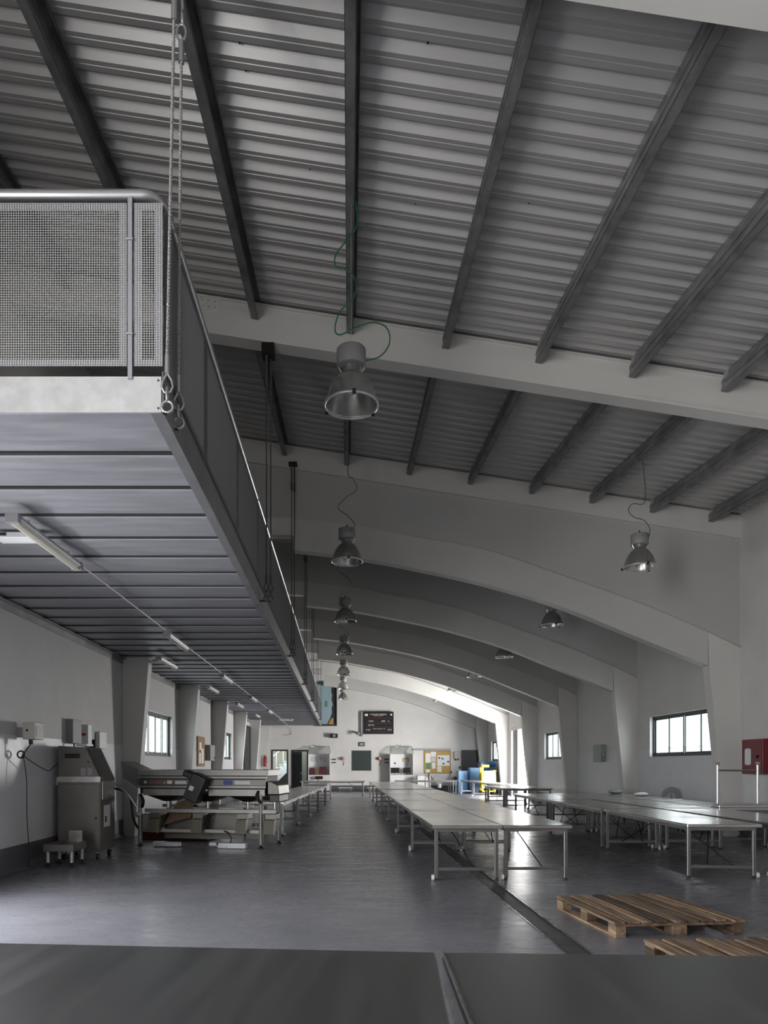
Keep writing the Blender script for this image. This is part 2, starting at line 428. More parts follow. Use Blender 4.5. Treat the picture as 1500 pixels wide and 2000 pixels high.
def strip_prism(mb, lower, upper_fn, y0, y1):
    n = len(lower)
    vs = []
    for yy in (y0, y1):
        for (x, z) in lower: vs.append((x, yy, z))
        for (x, z) in lower: vs.append((x, yy, upper_fn(x)))
    fs = []
    A, B, C, D = 0, n, 2*n, 3*n
    for i in range(n-1):
        fs += [(A+i, A+i+1, B+i+1, B+i), (C+i+1, C+i, D+i, D+i+1), (A+i+1, A+i, C+i, C+i+1), (B+i, B+i+1, D+i+1, D+i)]
    fs += [(A, B, D, C), (A+n-1, C+n-1, D+n-1, B+n-1)]
    mb.add(vs, fs)
def interp(c, x):
    for i in range(len(c)-1):
        if c[i][0] <= x <= c[i+1][0]:
            t = (x-c[i][0])/(c[i+1][0]-c[i][0]); return c[i][1]+t*(c[i+1][1]-c[i][1])
    return c[-1][1] if x > c[-1][0] else c[0][1]
frame_names = {2: 'nearest', 3: 'second', 4: 'third', 5: 'fourth', 6: 'fifth', 7: 'farthest'}
for k in range(2, 8):
    y0 = FR[k]; th = 0.26
    rz_ = lambda x: roof_z(x, 15.06)-0.03
    mb = MB()      # curved haunch beam
    strip_prism(mb, LOc, lambda x: interp(HIc, x), y0, y0+th)
    arch = tag(mb.build('arch_beam', 'arch_paint'), '%s white arched beam curving down to the window wall' % frame_names[k], 'beam', kind='structure')
    mb = MB()      # sloping top beam + shallow leg of the frame over the deck
    mb.prism([(XL, rz_(XL)), (XR, rz_(XR)), (XR, rz_(XR)-0.49), (XL, rz_(XL)-0.49)], 'y', y0-0.02, y0+th-0.02)
    mb.box(XL, -1.03, y0, y0+th, 6.52, 6.9)
    mb.build('top_chord', 'white_steel', arch)
    mb = MB()      # boarded infill between arch and roof
    low = [(XL, 6.85), (-1.03, 6.85)]+[(x, z-0.02) for x, z in HIc[1:]]+[(XR, 4.05)]
    strip_prism(mb, low, lambda x: rz_(x)-0.45, y0+0.05, y0+0.17)
    mb.build('infill_panel', 'infill_board', arch)
    # right column
    mb = MB()
    poly = [(7.94, 4.42), (XR, 4.08), (XR, 0.0), (8.33, 0.0), (7.96, 3.70)]
    mb.prism(poly, 'y', y0-0.01, y0+0.27)
    cr = tag(mb.build('column', 'white_steel', bevel=0.004), 'white tapered column at the window wall carrying the %s arch' % frame_names[k], 'column', kind='structure')
    bt = MB()
    for i in range(12):
        a = 2*PI*i/12; cx_, cz_ = 8.31+0.2*math.cos(a), 3.95+0.2*math.sin(a)
        bt.cyl((cx_, y0-0.01, cz_), (cx_, y0-0.022, cz_), 0.016, 6)
    bt.build('bolt', 'white_steel', cr)
    # left column
    mb = MB()
    mb.prism([(XL, 0), (-4.47, 0), (-3.93, 6.54), (XL, 6.54)], 'y', y0-0.01, y0+0.27)
    tag(mb.build('column', 'white_steel', bevel=0.004), 'white tapered column at the deck side carrying the %s arch' % frame_names[k], 'column', kind='structure')

# ------------------------------------------------------------------ purlins
def purlin_mesh(y0, y1):
    mb = MB(); L = y1-y0; sl = 0.075*L
    # C section: web on the left, two flanges with lips on the right; local origin at top centre of the near end
    w, h, t, lip = 0.095, 0.265, 0.006, 0.024
    secs = [(-w/2, -w/2+t, -h, 0), (-w/2, w/2, -h, -h+t), (-w/2, w/2, -t, 0), (w/2-t, w/2, -h, -h+lip), (w/2-t, w/2, -lip, 0),
            (-w/2-0.012, -w/2, -h*0.62, -h*0.38)]
    for xa_, xb_, za, zb in secs:
        vs = []
        for yy, dz in ((0, 0), (L, sl)):
            vs += [(xa_, yy, za+dz), (xb_, yy, za+dz), (xb_, yy, zb+dz), (xa_, yy, zb+dz)]
        mb.add(vs, [(3,2,1,0), (4,5,6,7), (0,1,5,4), (1,2,6,5), (2,3,7,6), (3,0,4,7)])
    return mb
PX = [-3.87, -2.55, -1.235, 0.105, 1.45, 2.765, 4.085, 5.385, 6.69, 7.96]
pnames = ['above the deck, next to the wall', 'above the deck', 'beside the hung deck', 'over the main aisle', 'first past the aisle', 'second past the aisle', 'third past the aisle', 'fourth past the aisle', 'fifth past the aisle', 'next to the window wall']
for bay, (ya, yb) in {'near': (FR[0]+0.0, FR[1]+0.015), 'second': (FR[1]+0.23, FR[2]-0.005)}.items():
    proto = None
    for i, x in enumerate(PX):
        if bay == 'second' and i < 2: continue
        z = roof_z(x, ya)-0.009
        if proto is None: o = proto = purlin_mesh(ya, yb).build('roof_purlin', 'purlin_steel')
        else: o = proto.copy(); COL.objects.link(o)
        o.location = (x, ya, z); o.rotation_euler.y = math.atan(0.155)
        tag(o, 'dark steel roof purlin of the %s roof bay, %s' % (bay, pnames[i]), 'purlin', 'steel purlins of the %s roof bay' % bay)
        cl = MB().box(-0.055, -0.045, yb-ya-0.13, yb-ya-0.01, -0.17+0.075*(yb-ya), 0.0+0.075*(yb-ya)).build('cleat', 'galvanised', o)

# ------------------------------------------------------------------ hung mezzanine deck
MZ0, MZ1, MX, MY0, MY1 = 3.83, 4.06, -1.15, 4.5, YB
mez = thing('mezzanine', 'long galvanised steel deck hung over the side of the hall', 'mezzanine', (-2.9, 4.5, 3.83))
ox, oy, oz = -2.9, 4.5, 3.83
def rel(mbx): mbx.v = [(x-ox, y-oy, z-oz) for x, y, z in mbx.v]; return mbx
dk = MB(); pts = []; joints = []
y = MY0+0.05
while y < MY1-0.05:
    p = 0.645
    seq = [(0.0, 0.060), (0.03, 0.060), (0.034, 0.040), (0.05, 0.036), (0.30, 0.044), (0.33, 0.052), (0.60, 0.060), (0.642, 0.060)]
    joints.append(y)
    for a, b in seq:
        if y+a < MY1-0.01: pts.append((y+a, MZ0+b))
    y += p
vs = []
for yy, zz in pts:
    for xx in (XL+0.01, MX-0.05): vs.append((xx, yy, zz))
dk.add(vs, [(2*i, 2*i+1, 2*i+3, 2*i+2) for i in range(len(pts)-1)])
dk.box(XL+0.01, MX-0.02, MY0+0.02, MY1-0.01, MZ0+0.12, MZ1-0.02)
dko = rel(dk).build('deck', 'deck_steel', mez)
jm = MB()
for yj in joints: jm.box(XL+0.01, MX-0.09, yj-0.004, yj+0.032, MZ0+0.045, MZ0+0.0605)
rel(jm).build('joint_shade', 'dark_recess', dko)  # dark strips stand in for the shade in the plank gaps
eb = MB()
eb.box(MX-0.012, MX, MY0+0.012, MY1-0.01, MZ0, MZ1)
eb.box(MX-0.085, MX-0.012, MY0+0.012, MY1-0.01, MZ0, MZ0+0.012)
eb.box(MX-0.085, MX-0.012, MY0+0.012, MY1-0.01, MZ1-0.012, MZ1)
rel(eb).build('edge_beam', 'edge_steel', mez)
fb = MB().box(XL+0.01, MX-0.012, MY0, MY0+0.012, MZ0, MZ1)
fbo = rel(fb).build('end_plate', 'galvanised_bright', mez); 
for z in (MZ0+0.025, MZ1-0.025): rel(MB().cyl((MX-0.03, MY0-0.001, z), (MX-0.03, MY0+0.002, z), 0.008, 8)).build('bolt_hole', 'dark_recess', fbo)
an = MB()
an.box(XL+0.005, XL+0.016, MY0+0.02, FR[2]-0.02, MZ0-0.10, MZ0+0.02); an.box(XL+0.005, XL+0.09, MY0+0.02, FR[2]-0.02, MZ0+0.0, MZ0+0.012)
for k in range(2, 7): an.box(XL+0.005, XL+0.016, FR[k]+0.28, FR[k+1]-0.02, MZ0-0.10, MZ0+0.02)
rel(an).build('wall_angle', 'edge_steel', mez)

# railing round the deck
RZ0, RZ1, RT = 4.13, 5.18, 5.244
rail = thing('deck_railing', 'wire mesh guard railing along the hung deck', 'railing', (MX, MY0, MZ1))
def rr(mbx): mbx.v = [(x-MX, y-MY0, z-MZ1) for x, y, z in mbx.v]; return mbx
pth = [(XL+0.02, MY0+0.02, RT), (MX-0.14, MY0+0.02, RT)]
for i in range(1, 7):
    a = PI/2*i/7; pth.append((MX-0.14+0.12*math.sin(a), MY0+0.14-0.12*math.cos(a), RT))
pth += [(MX-0.02, MY0+0.14, RT), (MX-0.02, MY1-0.02, RT)]
rr(MB().tube(pth, 0.036, 14)).build('handrail', 'handrail_steel', rail)
def mesh_panel(axis, a0, a1, fixed, matname, frmat, pitch=0.0158, wr=0.0018, bb=0.052):
    """flat-bar frame with welded wire grid; axis 'x' spans x at y=fixed, 'y' spans y at x=fixed"""
    fr = MB(); wire = MB(); t = 0.006
    def bx(mbx, u0, u1, z0, z1, d0, d1):
        if axis == 'x': mbx.box(u0, u1, fixed+d0, fixed+d1, z0, z1)
        else: mbx.box(fixed-d1, fixed-d0, u0, u1, z0, z1)
    bx(fr, a0, a0+bb, RZ0, RZ1, 0.003, 0.003+t); bx(fr, a1-bb, a1, RZ0, RZ1, 0.003, 0.003+t)
    bx(fr, a0+bb, a1-bb, RZ0, RZ0+bb*0.8, 0.003, 0.003+t); bx(fr, a0+bb, a1-bb, RZ1-bb*0.8, RZ1, 0.003, 0.003+t)
    n = int((a1-a0)/pitch)
    for i in range(n+1):
        u = a0+(a1-a0)*i/n; bx(wire, max(a0, u-wr), min(a1, u+wr), RZ0, RZ1, -0.0026, 0.0)
    n = int((RZ1-RZ0)/pitch)
    for i in range(n+1):
        z = RZ0+(RZ1-RZ0)*i/n; bx(wire, a0, a1, z-wr, z+wr, 0.0, 0.0026)
    f = rr(fr).build('mesh_panel', frmat, rail); rr(wire).build('wire_mesh', matname, f)
def post(x, y):
    mb = MB()
    mb.box(x-0.014, x+0.014, y-0.006, y+0.006, MZ1-0.02, RT-0.03)
    for z in (RZ0+0.2, RZ1-0.24): mb.cyl((x-0.02, y-0.01, z), (x+0.02, y-0.01, z), 0.008, 6)
    rr(mb).build('post', 'mesh_frame', rail)
mesh_panel('x', -1.337, MX-0.004, MY0, 'mesh_wire', 'mesh_frame')
mesh_panel('x', -3.0, -1.385, MY0, 'mesh_wire', 'mesh_frame')
mesh_panel('x', -4.65, -3.05, MY0, 'mesh_wire', 'mesh_frame')
for x in (-1.361, -3.025, -4.68): post(x, MY0-0.006)
ys = [MY0+0.05, 5.92, 7.75, 9.6, 11.4, 13.2, 15.0, 16.8, 18.6, 20.4, 22.2, 24.0, 25.8, 27.6, 29.4, 31.2, 33.0, 34.8, 36.6, 38.4, 40.2, 41.2]
for a, b in zip(ys[:-1], ys[1:]):
    mesh_panel('y', a+0.02, b-0.02, MX-0.005, 'mesh_dark', 'mesh_dark', pitch=0.0158 if a < 12 else 0.02)
for yy in ys[1:-1]:
    mb = MB().box(MX-0.03, MX-0.018, yy-0.014, yy+0.014, MZ1-0.02, RT-0.03); rr(mb).build('post', 'mesh_dark', rail)
tb = MB().box(MX-0.02, MX-0.012, MY0+0.05, MY1-0.02, MZ1-0.0, RZ0-0.01); rr(tb).build('toe_board', 'mesh_dark', rail)

# ------------------------------------------------------------------ suspension cables
def ring(c, R, r, plane, sz=1.0, n=20):
    mb = MB()
    pts = []
    for i in range(n):
        a = 2*PI*i/n
        u, v = R*math.cos(a), R*sz*math.sin(a)
        pts.append((c[0]+u, c[1], c[2]+v) if plane == 'xz' else (c[0], c[1]+u, c[2]+v))
    return mb.tube(pts, r, 8, closed=True)
def helix_rope(p0, p1, R, turns, n=6):
    """a two-strand laid rope"""
    mb = MB(); p0, p1 = Vector(p0), Vector(p1)
    for s in (0, PI):
        pts = []
        N_ = int(turns*8)
        for i in range(N_+1):
            t = i/N_; a = 2*PI*turns*t+s
            pts.append(p0.lerp(p1, t)+Vector((R*0.5*math.cos(a), R*0.5*math.sin(a), 0)))
        mb.tube(pts, R*0.62, n)
    return mb
def cable(k, y, ztop, near=False):
    pl = ['nearest', 'second', 'third', 'fourth', 'fifth', 'sixth', 'seventh'][k]
    x = -1.118 if near else -1.05
    t = thing('suspension_cable', '%s pair of steel ropes holding up the hung deck, counted from the camera' % pl, 'cable', (x, y, 3.93), group='wire ropes carrying the deck')
    m_r, m_f = ('rope', 'forged') if near else ('rope_dark', 'rope_dark')
    top = ztop-3.93
    for j, (dx, dy) in enumerate(((0, 0), ((-0.002, 0.32) if near else (0.05, 0.10)))):
        z0 = (-0.047 if near else 0.0) if j == 0 else (0.005 if near else 0.02)
        off = Vector((dx-0.005, dy, 0))
        e = ring(off+Vector((0, 0, z0-0.02)), 0.036, 0.010, 'xz').build('eye_ring', m_f, t)
        lug = MB().box(MX-x-0.0, off.x+0.0, dy-0.008, dy+0.008, z0-0.068, z0-0.045).build('lug', 'dark_rod', t) if off.x > MX-x else None
        ring(off+Vector((0, 0, z0+0.06)), 0.018, 0.008, 'yz', 2.6).build('shackle', m_f, t)
        th = MB().tube([off+Vector(p) for p in ((0, 0, z0+0.20), (-0.028, 0, z0+0.15), (-0.036, 0, z0+0.11), (-0.02, 0, z0+0.075), (0, 0, z0+0.07), (0.02, 0, z0+0.075), (0.036, 0, z0+0.11), (0.028, 0, z0+0.15), (0, 0, z0+0.20))], 0.008, 8)
        th.build('thimble', m_f, t)
        MB().cyl(off+Vector((0, 0, z0+0.19)), off+Vector((0, 0, z0+0.31)), 0.019, 12, 0.017).build('ferrule', m_f, t)
        a, b = off+Vector((0, 0, z0+0.30)), Vector((off.x+((0.045 if j == 0 else 0.02) if near else 0), off.y, top))
        if near:
            zt = 2.45 if j == 0 else 2.5
            b = Vector((b.x, b.y, zt))
            helix_rope(a, b, 0.011, (b-a).length/0.045).build('rope', m_r, t)
            MB().cyl(b-Vector((0, 0, 0.02)), b+Vector((0, 0, 0.13)), 0.02, 12).build('ferrule', m_f, t)
            ring(b+Vector((0, 0, 0.19)), 0.032, 0.009, 'xz', 1.7).build('thimble', m_f, t)
            ring(b+Vector((0.01, 0, 0.29)), 0.02, 0.010, 'yz', 2.2).build('shackle', m_f, t)
            MB().cyl(b+Vector((0.01, 0, 0.33)), Vector((b.x, b.y, top)), 0.012, 8).build('hanger_rod', m_f, t)
        else:
            MB().cyl(a, Vector((b.x, b.y, top-0.55)), 0.010, 6).build('rope', m_r, t)
            MB().cyl(Vector((b.x, b.y, top-0.58)), Vector((b.x, b.y, top-0.42)), 0.022, 8).build('ferrule', m_r, t)
            MB().cyl(Vector((b.x, b.y, top-0.45)), Vector((b.x, b.y, top-0.02)), 0.016, 8).build('turnbuckle', m_r, t)
    MB().box(-0.07, 0.11, -0.06, (0.4 if near else 0.14), top-(0.15 if k == 1 else 0.03), top+0.002).build('anchor_plate', 'dark_rod' if not near else 'edge_steel', t)
cable(0, 4.5, roof_z(-1.08, 4.43)-0.56, True)
cable(1, FR[1]+0.06, roof_z(-1.05, FR[1])-0.578)
for k in range(2, 7): cable(k, FR[k]-0.19, roof_z(-1.05, 15.06)-0.47)

# ------------------------------------------------------------------ strip lights under the deck
def strip_light(y, x, n, name_label, L=1.55):
    t = thing('strip_light', name_label, 'light', (x, y, 3.76), group='strip lights under the deck')
    MB().prism([(-0.05, 0.03), (-0.055, 0.0), (-0.05, -0.02), (0.05, -0.02), (0.055, 0.0), (0.05, 0.03)], 'y', 0, L).build('housing', 'galvanised', t)
    MB().prism([(-0.045, -0.02), (-0.035, -0.05), (0.0, -0.06), (0.035, -0.05), (0.045, -0.02)], 'y', 0.03, L-0.03).build('diffuser', 'cream_plastic', t)
    for yy in (0.0, L-0.04): MB().box(-0.058, 0.058, yy-0.012, yy+0.05, -0.05, 0.034).build('end_cap', 'grey_plastic', t)
    for yy in (0.3, L-0.3): MB().box(-0.02, 0.02, yy-0.01, yy+0.01, 0.03, 0.075).build('bracket', 'galvanised', t)
for i, yy in enumerate((6.2, 11.7, 17.1, 22.5, 27.9)):
    strip_light(yy, -2.93, i, 'long strip light of the middle line under the deck, %s from the camera' % ORD[i])
for i, yy in enumerate((14.3, 19.6, 25.0, 30.4)):
    strip_light(yy, -3.75, i, 'strip light nearer the wall under the deck, %s from the camera' % ORD[i])
cd = MB()
for a, b in ((7.75, 11.7), (13.25, 17.1), (18.65, 22.5), (24.05, 27.9)): cd.cyl((0, a-6.2, 0), (0, b-6.2, 0), 0.011, 8)
cd.tube([(0, 29.45-6.2, 0), (0, 34.6-6.2, 0), (0.0, 34.9-6.2, -0.05), (0, 41.2-6.2, -0.1), (0, 41.25-6.2, -0.45), (-0.45, 41.25-6.2, -0.5)], 0.014, 8)
tag(cd.build('conduit', 'galvanised', loc=(-2.93, 6.2, 3.80)), 'thin metal conduit joining the strip lights under the deck', 'conduit')
def emergency(x0, x1, y, z, label):
    t = thing('emergency_light', label, 'light', ((x0+x1)/2, y, z), group='emergency lights under the deck')
    w = (x1-x0)/2
    MB().box(-w, w, -0.06, 0.06, 0.0, 0.06).build('housing', 'white_plastic', t, bevel=0.008)
    MB().prism([(-0.045, 0.0), (-0.03, -0.03), (0.03, -0.03), (0.045, 0.0)], 'x', -w+0.03, w-0.03).build('diffuser', 'paper', t)
    for s in (-1, 1): MB().box(s*w*0.65-0.03, s*w*0.65+0.03, -0.064, -0.058, 0.02, 0.05).build('clip', 'dark_rubber', t)
emergency(-3.42, -2.98, 6.95, 3.80, 'white emergency light under the near end of the deck')
emergency(-3.1, -2.4, 35.0, 3.80, 'white emergency light under the far end of the deck')

# ------------------------------------------------------------------ hanging lamps
def make_lamp(label):
    t = thing('pendant_lamp', label, 'lamp', (0, 0, 5.2), group='industrial bell lamps hung from the roof')
    # local z=0 is the rim
    MB().lathe([(0.02, 0.585), (0.145, 0.585), (0.153, 0.575), (0.153, 0.405), (0.146, 0.395), (0.02, 0.395)], 28).build('ballast', 'lamp_grey', t)
    MB().lathe([(0.088, 0.40), (0.088, 0.345), (0.10, 0.325), (0.10, 0.315)], 24).build('neck', 'tube_steel', t)
    prof = [(0.095, 0.325), (0.12, 0.31), (0.16, 0.275), (0.20, 0.22), (0.235, 0.15), (0.258, 0.08), (0.272, 0.02), (0.275, 0.0)]
    inner = [(r-0.006, z-0.004) for r, z in prof[::-1]]
    rf_ = MB().lathe(prof+inner, 36).build('reflector', 'lamp_shade', t)
    MB().lathe([(0.274, 0.012), (0.288, 0.010), (0.288, -0.012), (0.268, -0.012), (0.268, 0.0)], 36).build('rim', 'lamp_rim', t)
    for a in (0.6, 2.7, 4.8): MB().box(-0.018, 0.018, -0.012, 0.012, -0.03, 0.02).build('clip', 'dark_rod', t, loc=(0.288*math.cos(a), 0.288*math.sin(a), 0))
    MB().sphere((0, 0, 0.2), 0.055, 8, 1.7).build('bulb', 'lamp_bulb', t)
    for dx in (-0.05, 0.05): MB().cyl((dx*2.6, 0, 0.40), (dx*2.0, 0, 0.34), 0.012, 8).build('bracket', 'tube_steel', t)
    MB().cyl((0, 0, 0.58), (0, 0, 0.66), 0.012, 8).build('hook', 'dark_rod', t)
    return t
mat('lamp_shade', (0.46, 0.455, 0.44), 0.26, metal=0.75, var=0.06)
mat('lamp_rim', (0.62, 0.61, 0.58), 0.3, metal=0.5)
mat('lamp_bulb', (0.8, 0.8, 0.78), 0.2)
def lamp_cable(pts, m):
    return MB().tube(smooth3(pts), 0.0075, 6).build('power_cable', m)
def smooth3(pts, k=8):
    P = [Vector(p) for p in pts]; P = [P[0]]+P+[P[-1]]; out = []
    for s in range(len(P)-3):
        p0, p1, p2, p3 = P[s:s+4]
        for i in range(k):
            t = i/k; out.append(0.5*((2*p1)+(-p0+p2)*t+(2*p0-5*p1+4*p2-p3)*t*t+(-p0+3*p1-3*p2+p3)*t**3))
    out.append(P[-2]); return out
lamp0 = None
LY = [7.3, 12.5, 17.7, 22.9, 28.1, 33.3, 38.5]
for row, (lx, ys_) in enumerate(((0.107, LY), (5.36, LY[1:]))):
    for i, ly in enumerate(ys_):
        lab = ('grey bell lamp hung over the aisle, %s from the camera' % ORD[i]) if row == 0 else ('grey bell lamp hung over the window-side tables, %s from the camera' % ORD[i])
        z = (5.32 if i == 0 and row == 0 else 5.2) if row == 0 else 5.10
        if lamp0 is None:
            r0 = make_lamp(lab); lamp0 = tree_of(r0); r = r0; r.location = (lx, ly, z)
        else:
            r = dup(lamp0, (lx, ly, z), random.uniform(0, 6), lab)
        px = 0.105 if row == 0 else 5.385
        top = roof_z(px, ly)-0.2-z
        r.rotation_euler.z = 0
        w = MB().cyl((0, 0, 0.64), (px-lx, 0, top), 0.0025, 5).build('hanging_wire', 'galvanised', r)
        if i == 0 and row == 0:
            pts = [(0.15, 0, 0.47), (0.30, -0.02, 0.50), (0.40, -0.02, 0.64), (0.37, -0.02, 0.80), (0.22, 0, 0.87), (0.02, 0, 0.80), (-0.12, 0, 0.74), (-0.17, 0, 0.80), (-0.12, 0.0, 0.98), (0.02, 0, 1.12), (0.05, 0, 1.3), (-0.05, 0, 1.42), (-0.16, 0, 1.46), (-0.16, 0, 1.58), (-0.04, 0, 1.74), (0.06, 0.0, 1.9), (0.04, 0, top+0.05)]
            lamp_cable(pts, 'green_cable').parent = r
        else:
            s = 1 if i % 2 else -1
            pts = [(0.05, -0.14, 0.5), (0.14*s, -0.16, 0.6), (0.02, -0.1, 0.78), (-0.16*s, -0.06, 0.95), (0.0, -0.03, 1.15), (0.18*s, 0, 1.3), (0.1*s, 0, 1.5), (0.02, 0, 1.62), (0, 0, top)] if row == 0 else \
                  [(0.14, -0.05, 0.5), (0.16, -0.05, 0.68), (0.08, 0, 0.84), (-0.1, 0, 0.9), (-0.2, 0, 1.02), (-0.12, 0, 1.14), (0.1, 0, 1.2), (0.05, 0, top)]
            lamp_cable(pts, 'grey_cable').parent = r

# ------------------------------------------------------------------ windows and doors
def window(n, side, y0, y1, label, panes=4):
    x = XL if side == 'l' else XR
    s = -1 if side == 'l' else 1            # outwards
    t = thing('window_%d' % n, label, 'window', (x+s*0.12, (y0+y1)/2, WZ0), kind='structure')
    h, w = WZ1-WZ0, (y1-y0)/2
    f = MB(); b = 0.07
    f.box(-0.03, 0.03, -w, -w+b, 0, h); f.box(-0.03, 0.03, w-b, w, 0, h); f.box(-0.03, 0.03, -w, w, 0, b); f.box(-0.03, 0.03, -w, w, h-b, h)
    f.build('window_frame', 'green_frame', t)
    for i in range(panes):
        a0 = -w+b+(2*w-2*b)*i/panes; a1 = -w+b+(2*w-2*b)*(i+1)/panes
        o = 0.012 if i % 2 else -0.012
        sm = MB(); q = 0.036
        sm.box(o-0.01, o+0.01, a0, a0+q, b, h-b); sm.box(o-0.01, o+0.01, a1-q, a1, b, h-b)
        sm.box(o-0.01, o+0.01, a0+q, a1-q, b, b+q); sm.box(o-0.01, o+0.01, a0+q, a1-q, h-b-q, h-b)
        sash = sm.build('sash', 'green_frame', t)
        MB().box(o-0.003, o+0.003, a0+q, a1-q, b+q, h-b-q).build('pane', 'window_glass', sash)
    MB().box(-0.12 if s > 0 else -0.0, 0.0 if s > 0 else 0.12, -w, w, -0.015, -0.002).build('sill', 'wall_paint', t)
for i, (a, b) in enumerate(WIN_L): window(i+1, 'l', a, b, ['green framed window behind the grading machine under the deck', 'small green framed window farther along under the deck'][i])
for i, (a, b) in enumerate(WIN_R): window(i+3, 'r', a, b, ['large green framed window with four panes nearest on the window wall', 'green framed window second along the window wall', 'green framed window at the far end of the window wall'][i])

t = thing('door_1', 'dark framed doorway showing a white staircase', 'doorway', ((DOOR1[0]+DOOR1[1])/2, YB, 0), kind='structure')
def door_frame(t, hole, m='door_dark', d=0.06):
    w = (hole[1]-hole[0])/2; h = hole[3]; b = 0.09
    mb = MB(); mb.box(-w, -w+b, -0.02, 0.25, 0, h); mb.box(w-b, w, -0.02, 0.25, 0, h); mb.box(-w+b, w-b, -0.02, 0.25, h-b, h)
    mb.build('door_frame', m, t)
door_frame(t, DOOR1)
t = thing('door_2', 'dark green half open door beside the staircase doorway', 'door', ((DOOR2[0]+DOOR2[1])/2, YB, 0), kind='structure')
door_frame(t, DOOR2)
lf = MB().box(-0.42, 0.12, 0.10, 0.14, 0.02, 2.34).build('door_leaf', 'door_green', t)
MB().cyl((0.08, 0.05, 1.05), (0.08, 0.10, 1.05), 0.03, 10).build('door_handle', 'tube_steel', lf)
t = thing('door_3', 'closed dark grey door beside the cork board', 'door', (7.64, YB, 0), kind='structure')
mb = MB(); mb.box(-0.5, -0.42, -0.05, 0, 0, 2.43); mb.box(0.42, 0.5, -0.05, 0, 0, 2.43); mb.box(-0.42, 0.42, -0.05, 0, 2.35, 2.43); mb.build('door_frame', 'door_dark', t)
lf = MB().box(-0.42, 0.42, -0.03, 0.0, 0.01, 2.35).build('door_leaf', 'door_dark', t)
MB().box(-0.36, -0.26, -0.06, -0.03, 1.02, 1.06).build('door_handle', 'tube_steel', lf)
t = thing('door_4', 'tall dark door in the wall under the deck', 'door', (XL, 34.75, 0), kind='structure')
MB().box(0, 0.05, -1.05, 1.05, 0, 3.45).build('door_leaf', 'door_dark', t)
mb = MB(); mb.box(0, 0.07, -1.12, -1.05, 0, 3.52); mb.box(0, 0.07, 1.05, 1.12, 0, 3.52); mb.box(0, 0.07, -1.05, 1.05, 3.45, 3.52); mb.build('door_frame', 'door_dark', t)
t = thing('door_5', 'open yard door letting bright daylight in by the far column', 'doorway', (XR, (RDOOR[0]+RDOOR[1])/2, 0), kind='structure')
w = (RDOOR[1]-RDOOR[0])/2
mb = MB(); mb.box(-0.02, 0.28, w-0.04, w, 0, RDOOR[3]); mb.box(-0.02, 0.28, -w, -w+0.04, 0, RDOOR[3]); mb.box(-0.02, 0.28, -w+0.04, w-0.04, RDOOR[3]-0.05, RDOOR[3])
mb.build('door_frame', 'white_steel', t)
MB().box(0.05, 0.11, w-1.05, w-0.1, 0.02, 3.3).build('door_leaf', 'door_dark', t)
MB().box(0.02, 0.26, -w+0.05, w-0.05, 3.28, 3.5).build('shutter_box', 'white_steel', t)
t = thing('window_6', 'tall pale blue glazed opening above the deck on the end wall', 'window', ((UPWIN[0]+UPWIN[1])/2, YB, UPWIN[2]), kind='structure')
w, h = (UPWIN[1]-UPWIN[0])/2, UPWIN[3]-UPWIN[2]
MB().box(-w, w-0.2, 0.10, 0.14, 0, h).build('pane', 'pale_blue', t)
mb = MB(); mb.box(w-0.06, w, -0.02, 0.2, 0, h); mb.box(-w, w-0.06, -0.02, 0.2, 0, 0.09); mb.box(-w, w, -0.02, 0.2, h-0.03, h); mb.build('window_frame', 'door_dark', t)
pl = [(w-0.30, 0.09), (w-0.06, 0.09), (w-0.06, h-0.03), (w-0.27, h-0.03), (w-0.30, h-0.6), (w-0.24, h-0.75), (w-0.29, h-1.0), (w-0.2, h-1.3), (w-0.28, h-1.5), (w-0.25, h-1.8), (w-0.36, h-2.1)]
MB().prism(pl, 'y', 0.06, 0.09).build('curtain', 'door_dark', t)
MB().prism([(w-0.50, 0.09), (w-0.2, 0.09), (w-0.22, 0.5), (w-0.33, 0.45), (w-0.45, 0.25)], 'y', 0.03, 0.055).build('panel', 'ochre', t)
MB().box(-0.02, 0.12, 0.092, 0.099, 1.15, 1.5).build('sticker', 'paper_green', t)

# rooms behind the end wall (seen through the two doorways)
mat('stairwell_paint', (0.50, 0.50, 0.46), 0.7)
rb = MB()
rb.box(XL, -1.2, 45.2, 45.4, 0, 3.6); rb.box(XL-0.1, XL, YB+0.25, 45.3, 0, 3.6); rb.box(-1.3, -1.2, YB+0.25, 45.3, 0, 3.6); rb.box(XL, -1.2, YB+0.25, 45.3, 3.5, 3.6)
tag(rb.build('wall_stairwell', 'stairwell_paint'), 'white walls of the stair room behind the end wall', 'wall', kind='structure')
pt = MB().box(-3.06, -3.0, YB+0.26, 45.2, 0, 3.5).build('wall_partition', 'pale_green'); tag(pt, 'pale green partition behind the half open door', 'wall', kind='structure')
mat('stair_white', (0.62, 0.66, 0.72), 0.6); mat('stair_tread', (0.75, 0.75, 0.70), 0.6)
st = thing('staircase', 'white staircase seen through the doorway on the end wall', 'staircase', (-4.5, 42.9, 0))
sp = [(-0.1, 0.55)]
poly = [(-0.05, 0.55)]
z = 0.95; x = 0.0
for i in range(8):
    poly += [(x, z), (x+0.24, z)]; x += 0.24; z += 0.2
poly += [(x, z-0.75)]
poly += [(0.35, 0.30)]
MB().prism(poly, 'y', 0, 0.9).build('stringer', 'stair_white', st)
x, z = 0.0, 0.95
for i in range(8):
    MB().box(x-0.03, x+0.25, -0.03, 0.9, z, z+0.035).build('tread', 'stair_tread', st); x += 0.24; z += 0.2
hr = MB()
for i in range(5):
    hr.cyl((0.1+0.42*i, 0.05, 1.0+0.35*i), (0.1+0.42*i, 0.05, 1.9+0.35*i), 0.016, 8)
